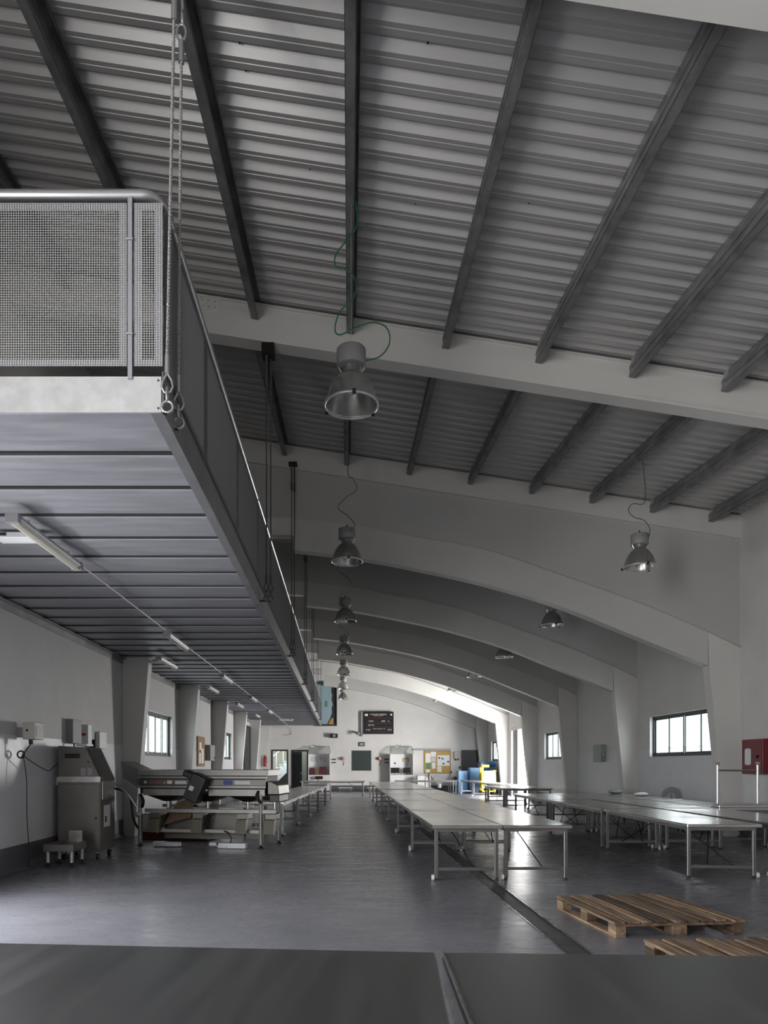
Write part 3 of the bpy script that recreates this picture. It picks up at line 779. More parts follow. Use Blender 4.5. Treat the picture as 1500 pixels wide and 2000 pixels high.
hr.tube([(-0.1, 0.05, 1.75), (1.9, 0.05, 3.4)], 0.025, 8); hr.build('handrail', 'white_plastic', st)
tag(MB().box(-4.3, -3.1, 44.0, 44.6, 0.0, 1.25).build('under_stair_box', 'grey_plastic'), 'dark box under the white staircase', 'cupboard')  # plain box added as the dark area below the stairs

# ------------------------------------------------------------------ drain
dr = thing('floor_drain', 'long stainless drain channel running under the tables', 'drain', (1.95, 2.0, 0))
ch = MB(); L = 31.0
ch.box(-0.11, -0.095, 0, L, -0.06, 0.004); ch.box(0.095, 0.11, 0, L, -0.06, 0.004); ch.box(-0.095, 0.095, 0, L, -0.06, -0.05)
ch.build('channel', 'stainless', dr)
gr = MB()
for i in range(int(L/0.5)): gr.box(-0.093, 0.093, 0.5*i+0.004, 0.5*i+0.496, -0.022, -0.006)
gr.build('grate', 'drain_grate' if 'drain_grate' in M else mat('drain_grate', (0.10, 0.10, 0.10), 0.5, metal=0.5, var=0.2), dr)

# ------------------------------------------------------------------ tables
TH = 0.745
def make_table(W_, L_, label, group, casters='l', topmat='stainless_top', crossed=False, name='steel_table'):
    t = thing(name, label, 'table', (0, 0, 0), 0, group)
    w, l = W_/2, L_/2
    mb = MB().box(-w, w, -l, l, TH-0.045, TH)
    tp = mb.build('tabletop', topmat, t, bevel=0.006)
    fr = MB(); fr.box(-w+0.05, -w+0.09, -l+0.06, l-0.06, TH-0.09, TH-0.046); fr.box(w-0.09, w-0.05, -l+0.06, l-0.06, TH-0.09, TH-0.046)
    for yy in (-l+0.06, -0.02, l-0.10): fr.box(-w+0.09, w-0.09, yy, yy+0.04, TH-0.09, TH-0.046)
    fr.build('frame', 'stainless_leg', t)
    for sx in (-1, 1):
        for sy in (-1, 1):
            x, yy = sx*(w-0.06), sy*(l-0.10)
            leg = MB().box(x-0.024, x+0.024, yy-0.024, yy+0.024, 0.03, TH-0.046).build('leg', 'stainless_leg', t, bevel=0.004)
            if (casters == 'l' and sx < 0) or (casters == 'r' and sx > 0) or casters == 'a':
                MB().cyl((x+sx*0.03, yy, 0.04), (x+sx*0.062, yy, 0.04), 0.04, 16).build('caster', 'white_plastic', leg)
                MB().box(x-0.02, x+0.02, yy-0.02, yy+0.02, 0.0, 0.03).build('foot', 'dark_rubber', leg)
            else:
                MB().cyl((x, yy, 0.0), (x, yy, 0.03), 0.03, 12, 0.02).build('foot', 'dark_rubber', leg)
    for sy in (-1, 1):
        yy = sy*(l-0.10)
        MB().box(-w+0.084, w-0.084, yy-0.018, yy+0.018, 0.135, 0.175).build('stretcher', 'stainless_leg', t)
        rods = [(0.10, -0.12)] if not crossed else [(0.18, -0.2), (-0.18, 0.2)]
        for a, b in rods:
            MB().cyl((a, yy-sy*0.02, 0.16), (b, yy-sy*0.75, TH-0.08), 0.009, 6).build('brace', 'dark_rod', t)
    return t
mat('stainless_leg', (0.26, 0.255, 0.245), 0.34, metal=0.9, var=0.1)
TP = {}
def table(key, args, x0, x1, y0, y1, label, group, rz=0.0, **kw):
    """first call of a size makes it, later ones copy it"""
    loc = ((x0+x1)/2, (y0+y1)/2, 0)
    if key not in TP:
        t = make_table(x1-x0, y1-y0, label, group, **kw); TP[key] = tree_of(t)
        t.location = loc; t.rotation_euler.z = rz; return t
    return dup(TP[key], loc, rz, label, group)
# island A beside the aisle: two columns
rowsA = [(9.25, 12.60), (12.63, 15.98), (16.01, 19.36), (19.39, 22.74), (23.3, 26.65), (26.68, 30.03), (30.06, 33.41)]
for i, (a, b) in enumerate(rowsA):
    nn = ORD[i]+(' from the camera' if i else ' and nearest')
    sh = 0.02*i
    table('A1', 0, 1.22+sh, 2.145+sh, a, b, 'steel table of the middle island, aisle-side column, %s' % nn, 'tables of the middle island', casters='l')
    table('A2', 0, 2.165+sh, 3.09+sh, a+0.05, b+0.05, 'steel table of the middle island, drain-side column, %s' % nn, 'tables of the middle island', casters='l')
# island B by the windows: three columns
rowsB = [(9.45, 12.80), (12.86, 16.21), (16.27, 19.62)]
for i, (a, b) in enumerate(rowsB):
    nn = ORD[i]+(' from the camera' if i else ' and nearest')
    table('B1', 0, 4.76+0.04*i, 5.76+0.04*i, a, b, 'steel table of the window island, column closest to the drain, %s' % nn, 'tables of the window island', rz=-0.03 if i == 0 else 0, casters='r', crossed=True)
    table('B2', 0, 5.93, 7.03, a+0.1, b+0.1, 'steel table of the window island, middle column, %s' % nn, 'tables of the window island', casters='l')
    if i: table('B3', 0, 7.09, 8.05, a+0.15, b+0.15, 'steel table of the window island, wall column, %s' % nn, 'tables of the window island', casters='r')
# island D farther back by the yard door
for i, (a, b) in enumerate([(24.0, 27.35), (27.4, 30.75), (30.8, 34.15), (34.2, 37.55)]):
    nn = ORD[i]+(' from the camera' if i else ' and nearest')
    if i < 1: table('D0', 0, 5.60, 6.42, a, b, 'steel table in front of the yard door island, beside its first table', 'tables near the yard door', casters='l')
    table('D', 0, 6.44, 7.30, a, b, 'steel table of the row near the yard door, %s' % nn, 'tables near the yard door', casters='a')
# row C under the deck edge
lx = [-1.14, -0.98, -0.81, -0.64, -0.50]
for i, (a, b) in enumerate([(15.1, 18.0), (18.05, 20.95), (21.0, 23.9), (23.95, 26.85), (29.2, 32.1)]):
    nn = ORD[i]+(' from the camera' if i else ' and nearest')
    table('C', 0, lx[i]-0.95, lx[i], a, b, 'steel table in the row under the deck edge, %s' % nn, 'tables under the deck edge', rz=-0.055, casters='r')
# crosswise tables at the end of the hall
table('E', 0, -0.47, 0.47, -1.62, 1.62, 'steel table set across the end of the aisle', 'tables across the end', casters='r')
o = [x for x in bpy.data.objects if x.get('label') == 'steel table set across the end of the aisle'][0]
o.location = (-0.42, 35.0, 0); o.rotation_euler.z = PI/2
dup(TP['E'], (4.45, 36.6, 0), PI/2, 'steel table set across the far end, in front of the hopper')
# upturned table lying on the window island
tf = thing('trestle_frame', 'upturned stainless trestle frame with two posts standing on the window island', 'trestle', (7.55, 13.2, TH+0.001))
for yy in (-0.13, 0.17): MB().box(-0.46, 0.95, yy-0.022, yy+0.022, 0.0, 0.045).build('base_rail', 'tube_steel', tf, bevel=0.008)
for x in (-0.44, 0.93): MB().box(x-0.02, x+0.02, -0.108, 0.148, 0.004, 0.042).build('cross_rail', 'tube_steel', tf)
MB().box(-0.42, 0.91, -0.09, 0.13, 0.046, 0.075).build('plate', 'stainless', tf)
for x in (-0.40, 0.36):
    p = MB().cyl((x, 0.02, 0.075), (x, 0.02, 0.80), 0.024, 14).build('post', 'tube_steel', tf)
    MB().lathe([(0.001, 0.80), (0.03, 0.80), (0.03, 0.82), (0.045, 0.845), (0.045, 0.86), (0.001, 0.86)], 14, (x, 0.02, 0)).build('foot', 'grey_plastic', p)
MB().cyl((-0.38, 0.02, 0.70), (0.34, 0.02, 0.70), 0.018, 10).build('stretcher', 'stainless_leg', tf)
# ------------------------------------------------------------------ foreground worktops
fg1 = make_table(2.4, 1.5, 'dark steel worktop in front of the camera, the one on the left', 'worktops in front of the camera', casters='n', topmat='stainless_dark', name='work_table')
fg1.location = (-0.851, 2.343, 0); fg1.rotation_euler.z = -0.08
fg2 = make_table(2.6, 1.7, 'dark steel worktop in front of the camera, the one on the right', 'worktops in front of the camera', casters='n', topmat='stainless_dark', name='work_table')
fg2.location = (1.70, 2.09, 0); fg2.rotation_euler.z = -0.04
sk = MB().box(-1.3, -1.291, -0.85, 0.85, TH-0.14, TH+0.004).build('edge_strip', 'stainless', fg2)
MB().cyl((-1.305, -0.3, TH-0.03), (-1.295, -0.3, TH-0.03), 0.012, 10).build('bolt', 'white_plastic', fg2)

# ------------------------------------------------------------------ pallets
def pallet(label, loc, rz, w, d, seed):
    random.seed(seed)
    t = thing('wooden_pallet', label, 'pallet', loc, rz, 'pallets on the floor')
    x0, x1, y0, y1 = -w/2, w/2, -d/2, d/2
    for xa_, xb_ in ((x0, x0+0.1), (-0.07, 0.07), (x1-0.1, x1)):
        MB().box(xa_, xb_, y0, y1, 0.0, 0.02).build('bottom_board', 'pallet_wood', t, bevel=0.002)
        for ya_, yb_ in ((y0, y0+0.14), (-0.07, 0.07), (y1-0.14, y1)):
            MB().box(xa_, xb_, ya_, yb_, 0.02, 0.098).build('block', 'pallet_wood', t, bevel=0.004)
    for ya_, yb_ in ((y0, y0+0.14), (-0.07, 0.07), (y1-0.14, y1)):
        MB().box(x0, x1, ya_, yb_, 0.098, 0.118).build('stringer_board', 'pallet_wood', t, bevel=0.002)
    n = 9; wb = w/(n+2.6)
    for i in range(n):
        c = x0+wb/2+(w-wb)*i/(n-1)
        o = MB().box(-wb/2, wb/2, y0, y1, 0, 0.022).build('deck_board', 'pallet_wood', t, bevel=0.003)
        o.location = (c+random.uniform(-0.016, 0.016), random.uniform(-0.035, 0.035), 0.1185); o.rotation_euler.z = random.uniform(-0.018, 0.018)
pallet('weathered wooden pallet lying whole on the floor beside the drain', (3.0, 6.93, 0), 0.10, 1.22, 1.28, 3)
pallet('weathered wooden pallet partly hidden by the worktop edge', (3.12, 5.06, 0), 0.07, 1.26, 1.2, 5)

# ------------------------------------------------------------------ machine cabinet at the wall
cab = thing('control_cabinet', 'stainless control cabinet with a sloped screen console against the wall', 'cabinet', (-4.26, 11.35, 0), 0.0)
# profile in x-z, extruded in y (depth .72)
MB().box(-0.36, 0.34, 0, 0.72, 0.14, 1.34).build('body', 'stainless_brushed', cab, bevel=0.006)
MB().prism([(-0.35, 1.34), (-0.35, 1.86), (0.10, 1.84), (0.33, 1.34)], 'y', 0.0, 0.72).build('console', 'stainless_brushed', cab, bevel=0.006)
MB().box(-0.345, 0.325, -0.012, 0, 0.18, 1.24).build('door', 'stainless_brushed', cab, bevel=0.004)
MB().box(-0.36, 0.34, -0.014, 0, 1.27, 1.36).build('band', 'stainless', cab)
MB().box(-0.24, 0.0, -0.008, 0, 1.66, 1.735).build('display', 'screen_black', cab)
for x in (0.02, 0.13): MB().box(x, x+0.08, -0.008, 0, 1.38, 1.50).build('vent_plate', 'grey_plastic', cab)
MB().cyl((0.14, -0.015, 1.60), (0.14, 0, 1.60), 0.016, 10).build('knob', 'black_plastic', cab)
MB().cyl((0.27, -0.03, 0.68), (0.27, -0.012, 0.68), 0.02, 10).build('lock', 'black_plastic', cab)
nrm = Vector((0.5, 0, 0.23)).normalized()
mb = MB()
def on_slope(u0, u1, y0, y1, d):
    a, b = Vector((0.10, 0, 1.84)), Vector((0.33, 0, 1.34))
    vs = []
    for dd in (0, d):
        for u, yy in ((u0, y0), (u1, y0), (u1, y1), (u0, y1)): p = a.lerp(b, u)+nrm*dd; vs.append((p.x, yy, p.z))
    return MB().add(vs, [(3,2,1,0), (4,5,6,7), (0,1,5,4), (1,2,6,5), (2,3,7,6), (3,0,4,7)])
on_slope(0.04, 0.96, 0.05, 0.67, 0.012).build('screen_bezel', 'black_plastic', cab)
on_slope(0.12, 0.85, 0.14, 0.58, 0.016).build('screen', 'glass_screen' if 'glass_screen' in M else mat('glass_screen', (0.05, 0.05, 0.05), 0.2), cab)
MB().box(0.34, 0.346, 0.16, 0.46, 0.52, 0.88).build('label_plate', 'paper', cab)
MB().box(0.346, 0.348, 0.2, 0.28, 0.6, 0.7).build('label_print', 'ink', cab)
MB().box(0.34, 0.36, 0.05, 0.66, 0.98, 1.28).build('side_box', 'stainless', cab, bevel=0.004)
MB().box(-0.42, -0.36, 0.08, 0.2, 1.22, 1.33).build('plug_box', 'cream_plastic', cab)
for x in (-0.28, 0.27):
    for yy in (0.08, 0.64):
        c = MB().cyl((x-0.02, yy, 0.055), (x+0.02, yy, 0.055), 0.055, 16).build('caster', 'black_plastic', cab)
        MB().box(x-0.03, x+0.03, yy-0.03, yy+0.03, 0.1, 0.14).build('caster_fork', 'stainless', c)
MB().box(-0.10, 0.08, 0.1, 0.4, 1.862, 1.895).build('tray', 'white_plastic', cab)
# stuff on the wall around it
def wall_box(name, label, cat, x, y0, y1, z0, z1, d, m, group=None):
    """box on the deck-side wall"""
    t = thing(name, label, cat, (XL, (y0+y1)/2, z0))
    MB().box(0, d, y0-(y0+y1)/2, y1-(y0+y1)/2, 0, z1-z0).build('housing', m, t, bevel=0.006)
    return t
t = wall_box('junction_box', 'tall dark grey electrical box above the control cabinet', 'electrical box', XL, 11.95, 12.35, 1.92, 2.34, 0.12, 'lamp_grey')
MB().tube([(0.1, -0.1, 0.0), (0.16, -0.25, -0.15), (0.14, -0.5, -0.2), (0.3, -0.6, -0.45)], 0.012, 6).build('cable', 'dark_rubber', t)
t = wall_box('switch_box', 'slim white switch box with a red switch above the control cabinet', 'switch box', XL, 12.55, 12.75, 1.92, 2.28, 0.16, 'white_plastic')
MB().box(0.04, 0.12, -0.108, -0.10, 0.16, 0.20).build('red_switch', 'red_bright', t)
t = wall_box('socket_box', 'small pale green socket box above the control cabinet', 'socket', XL, 12.85, 13.0, 2.02, 2.22, 0.12, 'pale_green')
MB().cyl((0.06, -0.09, 0.02), (0.06, -0.07, 0.02), 0.03, 10).build('plug', 'white_plastic', t)
t = wall_box('meter_box', 'pinkish white meter box with a black side above the control cabinet', 'meter box', XL, 13.1, 13.5, 1.86, 2.18, 0.18, 'white_plastic')
MB().box(0.0, 0.10, -0.24, -0.2, 0.0, 0.28).build('side_panel', 'black_plastic', t)
t = thing('display_box', 'cream display box on a wall bracket with a coiled cable', 'display', (XL, 10.15, 1.92))
MB().box(0.12, 0.30, -0.10, 0.20, 0, 0.25).build('housing', 'cream_plastic', t, bevel=0.008)
MB().box(0.30, 0.306, -0.06, 0.16, 0.04, 0.2).build('screen', 'grey_plastic', t)
MB().cyl((0.19, -0.108, 0.13), (0.19, -0.10, 0.13), 0.018, 10).build('knob', 'black_plastic', t)
MB().box(0, 0.12, 0.0, 0.06, 0.03, 0.18).build('bracket', 'grey_plastic', t)
MB().cyl((0.2, 0.0, -0.07), (0.2, 0.0, 0.0), 0.03, 10).build('plug', 'black_plastic', t)
cb = ring(Vector((0.10, -0.10, -0.22)), 0.05, 0.012, 'xz'); cb.tube(smooth3([(0.2, 0, -0.06), (0.16, -0.08, -0.17), (0.10, -0.10, -0.27)]), 0.009, 6)
cb.tube(smooth3([(0.12, -0.08, -0.2), (0.16, -0.05, -0.6), (0.14, 0.0, -1.1), (0.12, 0.1, -1.5), (0.1, 0.15, -1.88)]), 0.006, 6)
cb.tube(smooth3([(0.14, -0.10, -0.24), (0.18, 0.2, -0.36), (0.2, 0.6, -0.46), (0.12, 1.0, -0.40), (0.1, 1.2, -0.35)]), 0.007, 6)
cb.build('cable', 'dark_rubber', t)
# low stand
st = thing('low_stand', 'low stainless stand on four adjustable feet in front of the control cabinet', 'stand', (-4.25, 10.75, 0))
MB().box(-0.24, 0.22, -0.26, 0.28, 0.24, 0.35).build('top', 'stainless_brushed', st, bevel=0.005)
for x in (-0.19, 0.17):
    for yy in (-0.2, 0.22):
        lg = MB().cyl((x, yy, 0.07), (x, yy, 0.24), 0.026, 12).build('leg', 'galvanised', st)
        MB().lathe([(0.001, 0.03), (0.012, 0.075), (0.012, 0.03), (0.04, 0.015), (0.042, 0.0), (0.001, 0.0)], 14, (x, yy, 0)).build('foot', 'black_plastic', lg)
MB().box(-0.03, 0.18, 0.20, 0.215, 0.35, 0.52).build('back_plate', 'stainless', st)

# ------------------------------------------------------------------ grading machine
gm = thing('grading_machine', 'long stainless fish grading machine with chutes under the deck', 'machine', (-3.86, 13.35, 0), -0.17)
L = 2.42
def bx(x0, x1, y0, y1, z0, z1): return MB().box(x0, x1, y0, y1, z0, z1)
bx(-0.04, L+0.12, 0.0, 0.95, 1.345, 1.46).build('top_guard', 'stainless_dull', gm, bevel=0.006)
bx(-0.05, L+0.10, -0.015, 0.02, 1.295, 1.332).build('upper_channel', 'stainless_dull', gm)
bx(0.0, L+0.06, 0.03, 0.92, 1.0, 1.345).build('core', 'dark_recess', gm)
bx(-0.03, 1.0, -0.005, 0.03, 1.17, 1.275).build('sticker_panel', 'stainless_brushed', gm)
bx(1.38, L+0.08, -0.005, 0.03, 1.165, 1.27).build('sticker_panel', 'stainless_brushed', gm)
bx(1.05, 1.33, -0.005, 0.03, 1.0, 1.275).build('middle_panel', 'stainless_brushed', gm)
for x0, x1 in ((-0.05, 1.02), (1.36, L+0.08)):
    bx(x0, x1, -0.015, 0.02, 1.118, 1.155).build('lower_channel', 'stainless_dull', gm)
    bx(x0+0.12 if x0 < 0 else x0+0.03, x1-0.02, -0.005, 0.03, 0.97, 1.09).build('lower_panel', 'stainless_dull', gm)
# stickers
for x, m_ in ((0.04, 'sticker_blue'), (0.12, 'paper'), (0.24, 'sticker_red'), (0.30, 'sticker_red'), (0.36, 'sticker_red'), (0.42, 'sticker_red')):
    MB().cyl((x, -0.008, 1.222), (x, -0.005, 1.222), 0.026, 14).build('sticker', m_, gm)
MB().prism([(0.48, 1.198), (0.535, 1.198), (0.507, 1.248)], 'y', -0.008, -0.005).build('sticker', 'sticker_yellow', gm)
bx(0.56, 0.66, -0.007, -0.005, 1.19, 1.255).build('sticker', 'paper', gm); bx(0.72, 0.95, -0.007, -0.005, 1.185, 1.25).build('sticker', 'paper', gm)
bx(1.68, 1.86, -0.007, -0.005, 1.175, 1.26).build('sticker', 'sticker_blue', gm)
bx(1.9, 2.2, -0.007, -0.005, 1.185, 1.25).build('sticker', 'paper', gm)
# belly hoppers
for c in (0.47, 1.28, 2.08):
    MB().add([(c-0.40, 0.03, 0.99), (c+0.40, 0.03, 0.99), (c+0.40, 0.9, 0.99), (c-0.40, 0.9, 0.99), (c-0.07, 0.2, 0.85), (c+0.07, 0.2, 0.85), (c+0.07, 0.6, 0.85), (c-0.07, 0.6, 0.85)],
             [(0,1,5,4), (1,2,6,5), (2,3,7,6), (3,0,4,7), (4,5,6,7), (3,2,1,0)]).build('hopper', 'black_plastic', gm)
    MB().cyl((c, 0.25, 0.70), (c, 0.25, 0.86), 0.03, 12).build('spout', 'tube_steel', gm)
for (x, yy, m_) in ((0.0, 0.02, 'stainless'), (2.40, 0.02, 'stainless'), (0.25, 0.85, 'stainless'), (2.52, 0.85, 'stainless')):
    lg = MB().cyl((x, yy, 0.06), (x, yy, 1.0), 0.038, 14).build('leg', 'stainless_dull', gm)
    MB().lathe([(0.001, 0.08), (0.02, 0.08), (0.02, 0.03), (0.055, 0.015), (0.06, 0.0), (0.001, 0.0)], 16, (x, yy, 0)).build('foot', 'black_plastic', lg)
bx(0.1, L+0.26, 0.0, 0.05, 0.645, 0.715).build('rail', 'stainless_dull', gm, bevel=0.004)
bx(0.1, L-0.4, 0.80, 0.85, 0.70, 0.76).build('rail', 'stainless_dull', gm, bevel=0.004)
bx(0.0, L, 0.0, 0.05, 0.27, 0.335).build('rail', 'stainless_dull', gm, bevel=0.004)
bx(0.0, L, 0.80, 0.85, 0.33, 0.39).build('rail', 'stainless_dull', gm, bevel=0.004)
bx(0.35, 1.95, 0.35, 0.40, 0.12, 0.62).build('back_panel', 'stainless_brushed', gm)
for c in (0.34, 1.19, 2.06, 2.60):
    ch = bx(c-0.10, c+0.10, -0.06, 0.28, 0.54, 0.64).build('chute', 'stainless_brushed', gm, bevel=0.004)
    MB().prism([(-0.10, 0.53), (0.28, 0.53), (0.28, 0.40), (-0.16, 0.28)], 'x', c-0.10, c+0.095).build('chute_mouth', 'chute_olive', ch)
    MB().prism([(-0.10, 0.54), (0.0, 0.54), (-0.1, 0.27), (-0.18, 0.27)], 'x', c+0.095, c+0.102).build('chute_side', 'stainless_dull', ch)
# black drive box, tilted
dv = MB().obox((1.22, -0.16, 1.12), (0.30, 0.26, 0.52), Matrix.Rotation(0.42, 3, 'Y')).build('drive_box', 'black_plastic', gm, bevel=0.02)
MB().obox((1.16, -0.295, 1.12), (0.085, 0.006, 0.085), Matrix.Rotation(0.42, 3, 'Y')).build('sticker', 'paper', dv)
for a, b in ((1.33, 1.27), (1.42, 1.08)): MB().sphere((a, -0.2, b), 0.03, 6).build('bolt', 'tube_steel', dv)
MB().obox((1.10, -0.15, 1.36), (0.26, 0.22, 0.12), Matrix.Rotation(0.42, 3, 'Y')).build('motor_cap', 'black_plastic', dv, bevel=0.02)
# end hood on the right and its motor
MB().prism([(L+0.10, 1.0), (L+0.10, 1.24), (L+0.16, 1.24), (L+0.30, 1.17), (L+0.32, 1.0)], 'y', 0.05, 0.85).build('end_hood', 'stainless_brushed', gm, bevel=0.01)
bx(L+0.12, L+0.31, 0.1, 0.8, 0.86, 0.99).build('end_motor', 'black_plastic', gm, bevel=0.01)
MB().tube([(L+0.20, 0.2, 0.70), (L+0.2, 0.2, 0.86)], 0.03, 10).build('spout', 'tube_steel', gm)
for p0, p1, p2 in (((0.02, 0.0, 0.98), (0.10, -0.05, 0.86), (0.05, 0.0, 0.74)), ((2.36, 0, 1.06), (2.34, -0.06, 0.95), (2.42, -0.02, 0.84))):
    MB().tube(smooth3([p0, p1, p2]), 0.028, 8).build('clamp', 'black_plastic', gm)
MB().tube(smooth3([(1.38, 0.3, 0.62), (1.34, 0.1, 0.5), (1.28, 0.05, 0.40)]), 0.012, 6).build('cable', 'dark_rubber', gm)
# feed chute towards the cabinet
fd = MB().add([(-0.46, 0.15, 1.62), (-0.46, 0.75, 1.62), (0.0, 0.75, 1.42), (0.0, 0.15, 1.42), (-0.42, 0.15, 1.30), (-0.42, 0.75, 1.30), (0.0, 0.75, 1.05), (0.0, 0.15, 1.05)],
         [(0,1,2,3), (7,6,5,4), (0,3,7,4), (1,5,6,2), (0,4,5,1), (3,2,6,7)]).build('feed_chute', 'lamp_grey', gm)
MB().tube(smooth3([(-0.5, -0.1, 1.2), (-0.25, -0.08, 1.05), (-0.05, -0.03, 0.75)]), 0.028, 10).build('hose', 'tube_steel', gm)
MB().tube(smooth3([(-0.52, -0.05, 1.10), (-0.3, -0.05, 1.05), (-0.18, -0.02, 0.9), (-0.12, 0, 0.5), (-0.02, 0.1, 0.25)]), 0.024, 8).build('hose', 'black_plastic', gm)
MB().obox((0.12, 0.1, 0.45), (0.16, 0.2, 0.34)).build('valve_block', 'grey_plastic', gm, bevel=0.02)
MB().sphere((-0.03, 0.02, 0.6), 0.06, 8).build('valve_block', 'galvanised', gm)
# loose items beneath and inside
cr, sr = math.cos(-0.17), math.sin(-0.17)
def gl(u, w, z): return (-3.86+u*cr-w*sr, 13.35+u*sr+w*cr, z)
def loose(name, mb, m, u, w, z, label, cat, bevel=0.0, group=None):
    o = mb.build(name, m, bevel=bevel, loc=gl(u, w, z), rotz=-0.17); return tag(o, label, cat, group)
loose('steel_bar', MB().box(-0.26, 0.26, -0.06, 0.06, 0, 0.085), 'galvanised', 0.58, -0.05, 0.012, 'stainless box bar lying on the floor beneath the cabinet end of the grading machine', 'bar', 0.006)
o = loose('motor_unit', MB().box(-0.26, 0.26, -0.06, 0.06, 0, 0.09).cyl((-0.3, 0, 0.06), (-0.44, 0, 0.06), 0.055, 12), 'galvanised', 1.9, -0.12, 0.012, 'stainless drive unit with a black cable on the floor beneath the grading machine', 'motor', 0.0)
MB().tube(smooth3([(-0.3, 0.0, 0.08), (-0.12, -0.05, 0.02), (-0.02, -0.02, 0.15), (-0.1, 0.05, 0.26), (-0.2, 0.1, 0.30)]), 0.012, 6).build('cable', 'dark_rubber', o)
for uu in (0.58, 1.9): pass
loose('plastic_tray', MB().box(-0.75, 0.75, -0.3, 0.3, 0, 0.22), 'dark_red', 0.25, 1.28, 0.0, 'dark red plastic tray on the floor behind the grading machine', 'tray', 0.02)
o = loose('cardboard_sheet', MB().add([(-0.28, 0, -0.05), (0.26, 0.02, 0.10), (0.30, 0.14, 0.5), (-0.1, 0.16, 0.36), (-0.28, 0.006, -0.05), (0.26, 0.026, 0.10), (0.30, 0.146, 0.5), (-0.1, 0.166, 0.36)], [(0,1,2,3), (7,6,5,4), (0,4,5,1), (1,5,6,2), (2,6,7,3), (3,7,4,0)]), 'brown_card', 0.72, 0.12, 0.45, 'brown cardboard sheet stuck in the frame of the grading machine', 'cardboard')
loose('plastic_bag', MB().sphere((0, 0, 0.09), 0.12, 8, 0.75), 'white_plastic', 1.1, 0.42, 0.72, 'white plastic bag tucked in the middle of the grading machine', 'bag')

# ------------------------------------------------------------------ deck-side wall fittings
def wallL(name, label, cat, y0, y1, z0, z1, d, m):
    t = thing(name, label, cat, (XL, (y0+y1)/2, z0)); w = (y1-y0)/2
    MB().box(0, d, -w, w, 0, z1-z0).build('board', m, t, bevel=0.005); return t
t = wallL('cork_board', 'brown cork board with papers on the wall under the deck', 'notice board', 22.75, 23.95, 1.5, 2.5, 0.04, 'cork_brown')
for a, b, c, d_ in ((-0.4, -0.1, 0.1, 0.45), (0.0, 0.35, 0.1, 0.6), (-0.35, 0.0, 0.55, 0.8)): MB().box(0.04, 0.045, a, b, c, d_).build('paper_sheet', 'paper', t)
t = wallL('electrical_box', 'grey electrical box on the wall beside the brown cork board', 'electrical box', 24.2, 25.1, 1.7, 2.25, 0.18, 'grey_plastic')
MB().cyl((0.19, 0.3, 0.1), (0.2, 0.3, 0.1), 0.05, 10).build('red_button', 'red_bright', t)
fe = thing('fire_extinguisher', 'red fire extinguisher hung on the farthest deck-side column', 'fire extinguisher', (-4.47, 40.92, 1.45))
MB().lathe([(0.001, 0.0), (0.075, 0.0), (0.085, 0.03), (0.085, 0.48), (0.06, 0.56), (0.025, 0.6)], 18).build('cylinder', 'red_bright', fe)
MB().cyl((0, 0, 0.58), (0, 0, 0.68), 0.03, 10).build('valve', 'black_plastic', fe)
MB().tube(smooth3([(0.02, -0.02, 0.64), (0.11, -0.04, 0.5), (0.10, -0.03, 0.2)]), 0.012, 6).build('hose', 'black_plastic', fe)
tag(MB().box(-0.12, 0.12, 0, 0.012, 0, 0.22).build('safety_sign', 'sticker_blue', loc=(-4.45, 40.965, 1.08)), 'small blue sign below the fire extinguisher', 'sign')

# ------------------------------------------------------------------ window-wall fittings
hc = thing('hose_cabinet', 'red fire hose cabinet with an oval window on the wall', 'hose cabinet', (XR, 14.35, 1.36))
MB().box(-0.18, 0, -0.36, 0.36, 0, 0.72).build('cabinet_body', 'red_paint', hc, bevel=0.006)
MB().box(-0.19, -0.18, -0.34, 0.34, 0.02, 0.70).build('cabinet_door', 'red_paint', hc)
MB().prism([(0.02, 0.22), (0.02, 0.50), (0.05, 0.53), (0.2, 0.53), (0.23, 0.50), (0.23, 0.22), (0.2, 0.19), (0.05, 0.19)], 'x', -0.196, -0.19).build('porthole', 'paper', hc)
MB().cyl((-0.22, -0.2, 0.36), (-0.19, -0.2, 0.36), 0.03, 10).build('latch', 'black_plastic', hc)
eb_ = thing('electrical_box', 'grey electrical box between the second and third window-side columns', 'electrical box', (XR, 23.1, 1.66))
MB().box(-0.16, 0, -0.36, 0.36, 0, 0.56).build('housing', 'grey_plastic', eb_, bevel=0.008)
MB().box(-0.17, -0.02, -0.372, -0.36, 0.3, 0.5).build('display', 'pale_green', eb_); MB().cyl((-0.1, -0.385, 0.22), (-0.1, -0.36, 0.22), 0.025, 8).build('knob', 'white_plastic', eb_)
# chairs and clutter beyond the window island
pc = thing('plastic_chair', 'grey plastic garden chair behind the window island', 'chair', (8.33, 17.8, 0), 0.0)
seat = MB().box(-0.22, 0.22, -0.22, 0.22, 0.41, 0.44).build('seat', 'grey_plastic', pc, bevel=0.01)
arc = [(-0.24, 0.0)]+[(-0.24*math.cos(PI*i/12), 0.34+0.22*math.sin(PI*i/12)) for i in range(13)]+[(0.24, 0.0)]
inner = [(-0.11, 0.05)]+[(-0.11*math.cos(PI*i/12), 0.30+0.12*math.sin(PI*i/12)) for i in range(13)]+[(0.11, 0.05)]
bk = MB(); na = len(arc)
for i in range(na-1):
    q = [arc[i], arc[i+1], inner[i+1], inner[i]]; bk.prism([(a, b+0.44) for a, b in q], 'y', -0.25, -0.225)
bk.prism([(x, z+0.44) for x, z in ((-0.24, 0.0), (0.24, 0.0), (0.11, 0.05), (-0.11, 0.05))], 'y', -0.25, -0.225)
bk.box(-0.02, 0.02, -0.248, -0.228, 0.49, 0.86)
bk.build('backrest', 'grey_plastic', pc, weld=True)
